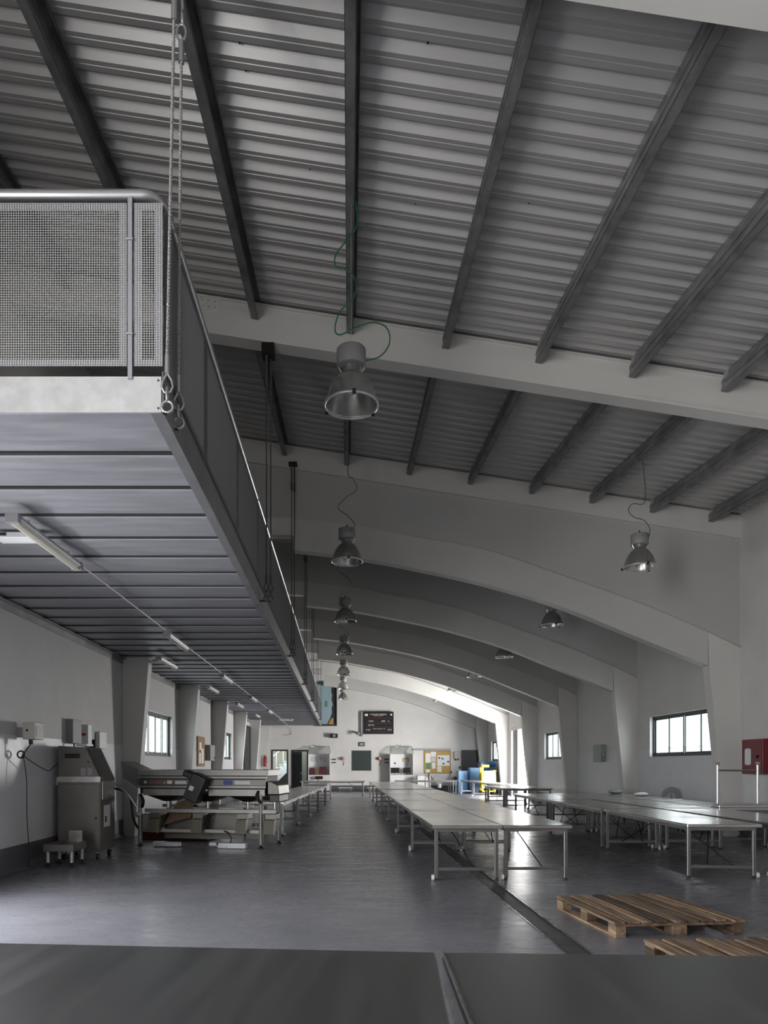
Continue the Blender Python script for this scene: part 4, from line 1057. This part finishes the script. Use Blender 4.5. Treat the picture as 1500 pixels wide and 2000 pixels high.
for x in (-0.2, 0.2):
    for yy in (-0.2, 0.2): MB().cyl((x*1.1, yy*1.1, 0), (x, yy, 0.41), 0.025, 8).build('leg', 'grey_plastic', pc)
    MB().tube(smooth3([(x*1.15, -0.22, 0.68), (x*1.25, 0.0, 0.66), (x*1.2, 0.2, 0.60), (x*1.1, 0.22, 0.41)]), 0.022, 8).build('armrest', 'grey_plastic', pc)
def lump(name, label, cat, loc, r, m, sx=1.6):
    random.seed(len(label)); mb = MB().sphere((0, 0, 0), r, 9, 0.5)
    mb.v = [(x*sx*(1+random.uniform(-.08, .08)), y_*(1+random.uniform(-.08, .08)), (z_+r*0.5)*(1+random.uniform(-.1, .1))) for x, y_, z_ in mb.v]
    return tag(mb.build(name, m, loc=loc), label, cat)
lump('folded_cloth', 'white folded cloth on the window island beside the chair', 'cloth', (7.72, 17.9, TH), 0.10, 'white_plastic', 2.0)
lump('plastic_sack', 'crumpled grey sack on the window island near the second column', 'sack', (7.6, 19.3, TH), 0.13, 'grey_plastic', 1.5)

# ------------------------------------------------------------------ end wall fittings
S = YB/F
def ew(px, py): return ((px-CX)*S, H+(CY-py)*S)
def wbox(name, label, cat, px0, px1, py0, py1, d, m, part='panel', bevel=0.004, group=None, kind=None):
    x0, z1 = ew(px0, py0); x1, z0 = ew(px1, py1)
    t = thing(name, label, cat, ((x0+x1)/2, YB, z0), group=group)
    MB().box(-(x1-x0)/2, (x1-x0)/2, -d, 0, 0, z1-z0).build(part, m, t, bevel=bevel)
    return t, (x1-x0)/2, z1-z0
t, w, h = wbox('display_board', 'large black electronic display board high on the end wall', 'display', 710, 768, 1391, 1434, 0.30, 'screen_black', 'housing')
MB().box(-w-0.13, -w-0.005, -0.2, 0, 0.04, h).build('side_cover', 'white_steel', t)
def rect(t, w, h, d, u0, u1, v0, v1, m, name): return MB().box(-w+2*w*u0, -w+2*w*u1, -d-0.004, -d, h*(1-v1), h*(1-v0)).build(name, m, t)
D_ = 0.301
for v0, v1 in ((0.25, 0.33), (0.45, 0.56), (0.66, 0.75), (0.86, 0.94)): rect(t, w, h, D_, 0.07, 0.95, v0, v1, 'screen_red', 'led_row')
rect(t, w, h, D_, 0.04, 0.14, 0.09, 0.19, 'text_white', 'logo')
x0 = -w+2*w*0.92; MB().cyl((x0, -D_-0.004, h*0.87), (x0, -D_, h*0.87), 0.06, 14).build('logo', 'text_white', t)
def glyphs(u0, u1, v, hh, m):
    mb = MB(); u = u0
    while u < u1-0.005:
        ww = random.choice([0.011, 0.014, 0.017]); k = random.random()
        a, b = -w+2*w*u, -w+2*w*min(u+ww, u1); zt, zb = h*(1-v+hh/2), h*(1-v-hh/2); st = (b-a)*0.3
        mb.box(a, a+st, -D_-0.004, -D_, zb, zt)
        if k < 0.7: mb.box(a+st, b, -D_-0.004, -D_, zt-st, zt)
        if k > 0.3: mb.box(a+st, b, -D_-0.004, -D_, zb, zb+st)
        if k < 0.5: mb.box(b-st, b, -D_-0.004, -D_, zb+st, zt-st)
        u += ww+0.006
        if random.random() < 0.12: u += 0.012
    mb.build('lettering', m, t)
random.seed(4)
glyphs(0.22, 0.78, 0.115, 0.055, 'text_white'); glyphs(0.33, 0.66, 0.175, 0.05, 'text_orange')
glyphs(0.17, 0.34, 0.42, 0.06, 'text_white'); glyphs(0.60, 0.73, 0.42, 0.06, 'text_white'); glyphs(0.82, 0.85, 0.42, 0.06, 'text_white')
glyphs(0.15, 0.36, 0.60, 0.05, 'text_white'); glyphs(0.07, 0.23, 0.81, 0.055, 'text_white'); glyphs(0.30, 0.72, 0.77, 0.03, 'text_white'); glyphs(0.80, 0.94, 0.81, 0.055, 'text_white')
t, w, h = wbox('chalk_board', 'square dark green board in the middle of the end wall', 'board', 688, 725, 1466, 1505, 0.04, 'board_green')
mb = MB(); mb.box(-w, w, -0.05, -0.041, 0, 0.03); mb.box(-w, w, -0.05, -0.041, h-0.03, h); mb.box(-w, -w+0.03, -0.05, -0.041, 0.03, h-0.03); mb.box(w-0.03, w, -0.05, -0.041, 0.03, h-0.03); mb.build('frame', 'door_dark', t)
t, w, h = wbox('wall_clock', 'small black digital clock above the dark green board', 'clock', 700.5, 712.5, 1449.5, 1457.5, 0.05, 'black_plastic', 'housing')
rect(t, w, h, 0.05, 0.12, 0.88, 0.2, 0.8, 'grey_plastic', 'display')
def speaker(px, py, label):
    x, z = ew(px, py); t = thing('wall_speaker', label, 'speaker', (x, YB, z))
    MB().box(-0.23, 0.23, -0.34, -0.10, -0.12, 0.12).build('cabinet', 'black_plastic', t, bevel=0.01)
    MB().cyl((0.03, -0.345, 0), (0.03, -0.34, 0), 0.08, 16).build('cone', 'grey_plastic', t)
    MB().box(-0.06, 0.06, -0.10, 0, -0.05, 0.05).build('bracket', 'grey_plastic', t)
speaker(652, 1437.5, 'black loudspeaker on the end wall by the deck corner')
x, z = ew(698, 1433); t = thing('security_camera', 'small camera on a bracket at the corner of the display board', 'camera', (x, YB, z))
MB().cyl((-0.22, -0.10, 0.10), (-0.02, -0.45, 0.02), 0.07, 14).build('camera_body', 'grey_plastic', t); MB().cyl((0.0, -0.42, 0.0), (0.06, -0.55, -0.03), 0.10, 14).build('lens_hood', 'black_plastic', t)
MB().tube([(-0.25, 0, 0.15), (-0.2, -0.1, 0.12)], 0.025, 8).build('bracket', 'grey_plastic', t); MB().box(0.22, 0.32, -0.2, 0, -0.16, -0.02).build('mount', 'grey_plastic', t)
def horn(px, label):
    x, z = ew(px, 1481.5); t = thing('alarm_horn', label, 'alarm', (x, YB, z), group='red alarm horns')
    MB().cyl((0, 0, 0), (0, -0.14, 0), 0.08, 14).build('base', 'grey_plastic', t)
    MB().cyl((0.05, -0.14, 0.0), (0.09, -0.26, 0.0), 0.10, 16, 0.075).build('beacon', 'red_bright', t)
    MB().tube(smooth3([(0.08, -0.1, -0.1), (0.12, -0.05, -0.25), (0.06, -0.02, -0.42)]), 0.012, 6).build('cable', 'dark_rubber', t)
horn(668, 'red alarm beacon on the deck side of the dark green board'); horn(739, 'red alarm beacon on the window side of the dark green board')
def shelf_brackets(px0, px1, label):
    x0, z = ew(px0, 1483); x1, _ = ew(px1, 1483); t = thing('bracket_rail', label, 'bracket', ((x0+x1)/2, YB, z), group='double black wall brackets'); w = (x1-x0)/2
    for dz in (0.0, -0.2): MB().box(-w, w, -0.08, 0, dz-0.03, dz+0.03).build('bar', 'black_plastic', t)
shelf_brackets(648, 656, 'double black bracket beside the workstation under the deck side')
shelf_brackets(751, 759, 'double black bracket beside the workstation with screens')
def workstation(px0, px1, label):
    x0, zt = ew(px0, 1459); x1, _ = ew(px1, 1459); w = (x1-x0)/2
    t = thing('workstation', label, 'workstation', ((x0+x1)/2, YB-0.75, 0), group='white workstations at the end wall')
    for s in (-1, 1): MB().box(s*w-0.03 if s > 0 else -w, w if s > 0 else -w+0.03, 0, 0.73, 0, 2.2).build('side_panel', 'white_plastic', t)
    MB().box(-w+0.03, w-0.03, 0.70, 0.73, 0.9, 2.18).build('back_panel', 'paper', t)
    MB().box(-w+0.03, w-0.03, 0.0, 0.70, 0.93, 0.97).build('counter', 'white_plastic', t)
    MB().box(-w+0.03, w-0.03, 0.0, 0.03, 0.05, 0.93).build('front_panel', 'white_plastic', t)
    MB().add([(-w, 0.0, 2.2), (w, 0.0, 2.2), (w-0.05, 0.5, 2.62), (-w+0.05, 0.5, 2.62), (-w, 0.012, 2.19), (w, 0.012, 2.19), (w-0.05, 0.512, 2.61), (-w+0.05, 0.512, 2.61)], [(0,1,2,3), (7,6,5,4), (0,4,5,1), (2,6,7,3), (1,5,6,2), (3,7,4,0)]).build('hood', 'hood_glass', t)
    mb = MB()
    mb.tube([(-w, 0, 2.2), (-w+0.05, 0.5, 2.63), (w-0.05, 0.5, 2.63), (w, 0, 2.2)], 0.018, 8); mb.build('hood_frame', 'stainless', t)
    MB().cyl((0, 0.48, 2.63), (0, 0.48, 2.70), 0.05, 10).build('lamp_socket', 'grey_plastic', t)
    return t, w
t, w = workstation(603, 645, 'white workstation with maroon boxes beside the half open door')
for i, (a, b, c) in enumerate(((-0.55, -0.28, 0.40), (-0.24, -0.02, 0.42), (0.02, 0.42, 0.48))):
    tag(MB().box(a, b, -0.1, 0.18, 0, c).build('storage_box', 'maroon' if i != 1 else 'brown_card', bevel=0.01, loc=(t.location.x, YB-0.5, 0.97)), '%s storage box on the white workstation counter' % ['small maroon', 'brown', 'large maroon'][i], 'box')
for a, c in ((-0.45, 1.75), (-0.22, 1.75), (0.1, 1.8), (0.35, 1.7)):
    tag(MB().box(-0.09, 0.09, 0, 0.006, 0, 0.28).build('paper_sheet', 'paper_print', loc=(t.location.x+a, YB-0.057, c)) if 'paper_print' in M else MB().box(-0.09, 0.09, 0, 0.006, 0, 0.28).build('paper_sheet', mat('paper_print', (0.62, 0.60, 0.63), 0.6, var=0.3, vscale=30), loc=(t.location.x+a, YB-0.057, c)), 'printed sheet pinned inside the workstation with maroon boxes', 'paper', 'sheets in the workstation with maroon boxes')
sx = t.location.x
t = thing('bar_chair', 'metal framed chair in front of the workstation with maroon boxes', 'chair', (sx-0.0, YB-1.15, 0))
for x in (-0.2, 0.2):
    MB().cyl((x, 0.2, 0), (x, 0.2, 0.9), 0.018, 8).build('leg', 'tube_steel', t); MB().cyl((x, -0.2, 0), (x, -0.2, 0.46), 0.018, 8).build('leg', 'tube_steel', t)
MB().box(-0.22, 0.22, -0.22, 0.22, 0.46, 0.49).build('seat', 'dark_rod', t); MB().box(-0.22, 0.22, 0.18, 0.21, 0.72, 0.9).build('backrest', 'dark_rod', t)
t, w = workstation(760, 805, 'white workstation with two black screens beside the yellow cork board')
wx = t.location.x
def monitor(x, wd, label):
    m_ = thing('computer_screen', label, 'screen', (x, YB-0.5, 0.97), group='screens on the workstation')
    MB().box(-wd/2, wd/2, -0.02, 0.02, 0.10, 0.42).build('display', 'screen_black', m_, bevel=0.005)
    MB().box(-0.1, 0.1, -0.08, 0.08, 0, 0.015).build('stand', 'black_plastic', m_); MB().box(-0.02, 0.02, 0.0, 0.02, 0.015, 0.12).build('neck', 'black_plastic', m_)
    k = tag(MB().box(-0.2, 0.2, -0.06, 0.06, 0, 0.025).build('keyboard', 'black_plastic', loc=(x, YB-0.66, 0.97)), 'black keyboard before the %s' % label.split(' on ')[0], 'keyboard')
monitor(wx-0.38, 0.5, 'wide black screen on the white workstation counter'); monitor(wx+0.32, 0.42, 'narrow black screen on the white workstation counter')
tag(MB().box(-0.2, 0.2, 0, 0.01, 0, 0.26).build('notice_board', 'cork', loc=(wx+0.3, YB-0.062, 1.72)), 'small yellow cork panel inside the workstation with screens', 'notice board')
tag(MB().box(-0.12, 0.12, 0, 0.006, 0, 0.42).build('paper_sheet', 'paper_print', loc=(wx+0.3, YB-0.07, 1.45)), 'white sheet hung over the small yellow cork panel', 'paper')
tag(MB().box(-0.05, 0.05, 0, 0.006, 0, 0.1).build('label_tag', 'ink', loc=(wx-0.35, YB-0.06, 1.6)), 'small blue black tag inside the workstation with screens', 'tag')
# cork board
t, w, h = wbox('cork_board', 'yellow cork board covered with white papers on the end wall', 'notice board', 828, 880, 1466, 1511, 0.03, 'cork')
mb = MB(); b = 0.035; mb.box(-w, w, -0.045, -0.031, 0, b); mb.box(-w, w, -0.045, -0.031, h-b, h); mb.box(-w, -w+b, -0.045, -0.031, b, h-b); mb.box(w-b, w, -0.045, -0.031, b, h-b); mb.build('frame', 'cork_brown', t)
bx_, bz_ = t.location.x, t.location.z
for i, (u0, u1, v0, v1, m_, lab) in enumerate(((0.06, 0.25, 0.12, 0.52, 'paper', 'tall white sheet at the upper corner of the yellow cork board'), (0.26, 0.45, 0.05, 0.26, 'paper', 'white sheet at the top of the yellow cork board'), (0.27, 0.44, 0.28, 0.48, 'paper_print', 'printed sheet in the middle of the yellow cork board'),
        (0.06, 0.25, 0.55, 0.8, 'paper_green', 'green sheet on the yellow cork board'), (0.3, 0.43, 0.52, 0.78, 'paper', 'small white sheet under the printed sheet on the cork board'), (0.5, 0.96, 0.2, 0.66, 'paper', 'wide white poster with dark pictures on the yellow cork board'), (0.5, 0.66, 0.68, 0.93, 'paper', 'white sheet at the bottom edge of the yellow cork board'), (0.08, 0.22, 0.82, 0.94, 'paper', 'pale sheet under the green sheet on the cork board'))):
    ww = (u1-u0)*w; o = MB().box(-ww, ww, -0.004, 0, 0, (v1-v0)*h).build('paper_sheet', m_, loc=(bx_-w+2*w*(u0+u1)/2, YB-0.031, bz_+h*(1-v1))); tag(o, lab, 'paper', 'papers on the yellow cork board')
    if i == 5:
        for a, b in ((-0.25, 0.42), (-0.05, 0.38), (0.28, 0.2), (0.0, 0.08)): MB().box(a-0.06, a+0.06, -0.008, -0.004, b, b+0.09).build('picture', 'ink', o)
x0, z0 = ew(806, 1464); x1, _ = ew(880, 1464)
tag(MB().box(0, x1-x0, -0.12, 0, -0.05, 0.05).build('wall_rail', 'grey_plastic', loc=(x0, YB, z0)), 'grey rail fixed above the yellow cork board', 'rail')
t, w, h = wbox('soap_dispenser', 'white dispenser on the wall between the cork board and dark door', 'dispenser', 886.5, 897, 1468, 1482, 0.14, 'cream_plastic', 'housing', 0.01)
for s in (-1, 1): MB().cyl((s*0.08, -0.08, -0.09), (s*0.08, -0.08, 0), 0.04, 10).build('nozzle', 'black_plastic', t)
x, z = ew(891, 1515); t = thing('wash_basin', 'small stainless wash basin under the white dispenser', 'basin', (x, YB, z-0.3))
MB().lathe([(0.001, 0.05), (0.12, 0.06), (0.20, 0.22), (0.24, 0.24), (0.24, 0.26), (0.20, 0.25), (0.1, 0.1), (0.001, 0.09)], 20, (0, -0.26, 0)).build('bowl', 'stainless', t)
MB().box(-0.05, 0.05, -0.1, 0, 0.0, 0.2).build('bracket', 'stainless', t); MB().tube(smooth3([(0, -0.03, 0.26), (0, -0.04, 0.5), (0, -0.12, 0.55), (0, -0.2, 0.5)]), 0.014, 8).build('tap', 'tube_steel', t)
for px, py, lab in ((898, 1499, 'small black switch beside the dark door'), (881, 1508, 'small black switch beside the cork board corner')):
    x, z = ew(px, py); tag(MB().box(-0.05, 0.05, -0.05, 0, -0.07, 0.07).build('light_switch', 'black_plastic', bevel=0.006, loc=(x, YB, z)), lab, 'switch')
# hopper
hp = thing('steel_hopper', 'stainless funnel hopper on legs under the yellow cork board', 'hopper', (5.6, 39.6, 0))
MB().add([(-0.62, -0.4, 1.05), (0.62, -0.4, 1.05), (0.62, 0.4, 1.05), (-0.62, 0.4, 1.05), (-0.12, -0.1, 0.45), (0.12, -0.1, 0.45), (0.12, 0.1, 0.45), (-0.12, 0.1, 0.45)], [(0,1,5,4), (1,2,6,5), (2,3,7,6), (3,0,4,7), (7,6,5,4)]).build('funnel', 'galvanised', hp)
for x in (-0.58, 0.58):
    for yy in (-0.36, 0.36): MB().cyl((x, yy, 0), (x, yy, 1.0), 0.025, 8).build('leg', 'galvanised', hp)
MB().cyl((0, 0, 0.25), (0, 0, 0.46), 0.13, 14).build('outlet', 'galvanised', hp)
ct = thing('steel_cart', 'grey box cart standing between the workstation and hopper', 'cart', (4.65, 39.9, 0))
MB().box(-0.3, 0.3, -0.3, 0.3, 0.15, 0.95).build('body', 'galvanised', ct, bevel=0.01); MB().cyl((0, -0.32, 0.62), (0, -0.3, 0.62), 0.05, 10).build('dial', 'grey_plastic', ct)
for x in (-0.22, 0.22):
    for yy in (-0.22, 0.22): MB().cyl((x-0.02, yy, 0.07), (x+0.02, yy, 0.07), 0.07, 12).build('caster', 'black_plastic', ct)
# low trolleys on the floor at the end wall
def dolly(x, y, label):
    t = thing('dolly', label, 'dolly', (x, y, 0), group='low dollies at the end wall')
    MB().box(-0.42, 0.42, -0.25, 0.25, 0.2, 0.25).build('platform', 'galvanised', t)
    for a in (-0.32, 0.32):
        for b in (-0.18, 0.18): MB().cyl((a-0.02, b, 0.1), (a+0.02, b, 0.1), 0.1, 12).build('wheel', 'grey_plastic', t)
dolly(0.25, 40.4, 'low wheeled dolly at the foot of the end wall under the dark green board'); dolly(1.95, 40.4, 'low wheeled dolly at the foot of the end wall beside the workstation with screens')
# oval tray on table row C
oy_ = MB().lathe([(0.001, 0.01), (0.36, 0.012), (0.42, 0.05), (0.44, 0.10), (0.45, 0.10), (0.43, 0.04), (0.38, 0.0), (0.001, 0.0)], 28)
oy_.v = [(x*0.8, y*2.0, z) for x, y, z in oy_.v]
tag(oy_.build('oval_tray', 'brown_card', loc=(-1.62, 17.05, TH+0.002)), 'long oval brown tray on the nearest table under the deck edge', 'tray')

# ------------------------------------------------------------------ crates, bin and cart by the yard door
def crate_mb(w, d, h):
    mb = MB(); t = 0.015
    mb.box(-w, w, -d, d, 0, t); mb.box(-w, w, -d, -d+t, t, h); mb.box(-w, w, d-t, d, t, h); mb.box(-w, -w+t, -d+t, d-t, t, h); mb.box(w-t, w, -d+t, d-t, t, h)
    mb.box(-w-0.012, w+0.012, -d-0.012, -d, h-0.03, h); mb.box(-w-0.012, -w, -d, d, h-0.03, h)
    return mb
c0 = None
for s, (x, yy, n) in enumerate(((6.72, 38.6, 7), (7.3, 38.3, 8))):
    for i in range(n):
        if c0 is None: c = c0 = crate_mb(0.24, 0.3, 0.17).build('fish_crate', 'blue_crate')
        else: c = c0.copy(); COL.objects.link(c)
        c.location = (x, yy, 0.02+0.172*i)
        tag(c, 'light blue plastic crate, %s up in the %s stack beside the yellow cart' % (ORD[i], ('lower', 'taller')[s]), 'crate', 'light blue crates in two stacks')
bn = thing('waste_bin', 'dark blue wheeled bin behind the yellow cart', 'bin', (8.0, 38.3, 0))
MB().add([(-0.32, -0.35, 0.1), (0.32, -0.35, 0.1), (0.32, 0.35, 0.1), (-0.32, 0.35, 0.1), (-0.42, -0.42, 1.5), (0.42, -0.42, 1.5), (0.42, 0.42, 1.5), (-0.42, 0.42, 1.5)], [(3,2,1,0), (4,5,6,7), (0,1,5,4), (1,2,6,5), (2,3,7,6), (3,0,4,7)]).build('body', 'blue_bin', bn, bevel=0.03)
MB().prism([(-0.45, 1.5), (0.45, 1.5), (0.40, 1.72), (-0.40, 1.72)], 'y', -0.45, 0.45).build('lid', 'blue_bin', bn, bevel=0.03)
for x in (-0.3, 0.3): MB().cyl((x-0.03, 0.3, 0.1), (x+0.03, 0.3, 0.1), 0.1, 14).build('wheel', 'black_plastic', bn)
yc = thing('cleaning_cart', 'yellow cleaning cart with a white bag beside the blue crates', 'cart', (7.75, 36.75, 0))
MB().box(-0.36, 0.36, -0.3, 0.3, 0.14, 0.2).build('base', 'yellow_plastic', yc, bevel=0.01)
for x, z in ((-0.33, 1.48), (0.33, 1.22)):
    for yy in (-0.25, 0.25): MB().box(x-0.055, x+0.055, yy-0.04, yy+0.04, 0.2, z).build('post', 'yellow_plastic', yc, bevel=0.008)
MB().box(-0.38, 0.02, -0.29, 0.29, 1.42, 1.56).build('bucket', 'yellow_plastic', yc, bevel=0.02)
MB().box(-0.26, 0.38, -0.32, 0.29, 0.32, 1.24).build('bag', 'white_plastic', yc, bevel=0.05)
MB().box(0.2, 0.40, -0.33, 0.30, 1.20, 1.28).build('bag_frame', 'yellow_plastic', yc)
for x in (-0.28, 0.28):
    for yy in (-0.22, 0.22): MB().cyl((x-0.02, yy, 0.07), (x+0.02, yy, 0.07), 0.07, 12).build('caster', 'black_plastic', yc)

# ------------------------------------------------------------------ outside
ex = MB(); ex.box(18.5, 19.0, 4, 70, 0, 7.0); ex.box(18.3, 18.5, 4, 70, 2.15, 2.3); ex.box(18.3, 18.5, 4, 70, 2.55, 2.65)
for i in range(20): ex.box(18.42, 18.5, 6+3*i, 6.12+3*i, 0, 7)
tag(ex.build('outside_building', 'exterior_white'), 'pale neighbouring building seen through the windows', 'building', kind='structure')
ex = MB(); ex.box(-16.0, -15.5, 4, 80, 0, 2.3)
tag(ex.build('outside_wall', 'exterior_white'), 'pale yard wall seen through the window under the deck', 'wall', kind='structure')

# ------------------------------------------------------------------ light
wd = bpy.data.worlds.new('sky'); scene.world = wd; wd.use_nodes = True
nt = wd.node_tree; bg = nt.nodes['Background']
bg.inputs['Color'].default_value = (0.90, 0.95, 1.0, 1); bg.inputs['Strength'].default_value = 5.0
def area(name, loc, rot, sx, sy, power, col=(1, 1, 1), spread=180):
    l = bpy.data.lights.new(name, 'AREA'); l.shape = 'RECTANGLE'; l.size = sx; l.size_y = sy; l.energy = power; l.color = col; l.spread = math.radians(spread)
    o = bpy.data.objects.new(name, l); COL.objects.link(o); o.location = loc; o.rotation_euler = rot
    return o
# daylight entering at the loading opening beside the camera
area('daylight_loading_opening', (XL-0.2, (LOAD[0]+LOAD[1])/2, 2.8), (0, -PI/2, 0), 5.4, 3.1, 900, (1.0, 0.985, 0.97))
area('goods_door_fill', (XL-0.75, 5.8, 1.7), (0, -PI/2+0.65, 0), 1.8, 2.9, 380, (0.97, 0.98, 1.0))  # added fill at the unseen goods door, brightens the near floor
# daylight at the yard door
area('daylight_yard_door', (XR+0.24, (RDOOR[0]+RDOOR[1])/2, 1.75), (0, PI/2, 0), 3.3, 3.4, 2500, (1.0, 0.985, 0.97))
for i, (a, b) in enumerate(WIN_R): area('daylight_window', (XR+0.5, (a+b)/2, 2.4), (0, PI/2, 0), 1.2, b-a, 60, (0.97, 0.98, 1.0))
for i, (a, b) in enumerate(WIN_L): area('daylight_window', (XL-0.5, (a+b)/2, 2.4), (0, -PI/2, 0), 1.2, b-a, 60, (0.97, 0.98, 1.0))
area('stairwell_fill', (-4.2, 42.2, 3.4), (0, 0, 0), 0.8, 0.8, 110)  # unseen lamp added to brighten the stairs
area('side_room_fill', (-2.1, 43.3, 3.4), (0, 0, 0), 1.2, 2.5, 30)  # unseen lamp added to brighten the room past the half open door

# ------------------------------------------------------------------ render look
vs_ = scene.view_settings
vs_.view_transform = 'Standard'; vs_.look = 'None'; vs_.exposure = 0.0; vs_.gamma = 1.0; vs_.use_curve_mapping = False
scene.cycles.max_bounces = 8; scene.cycles.diffuse_bounces = 5; scene.cycles.glossy_bounces = 4; scene.cycles.transparent_max_bounces = 12; scene.cycles.transmission_bounces = 4
scene.cycles.caustics_reflective = False; scene.cycles.caustics_refractive = False
scene.cycles.sample_clamp_indirect = 6.0
scene.cycles.use_denoising = True
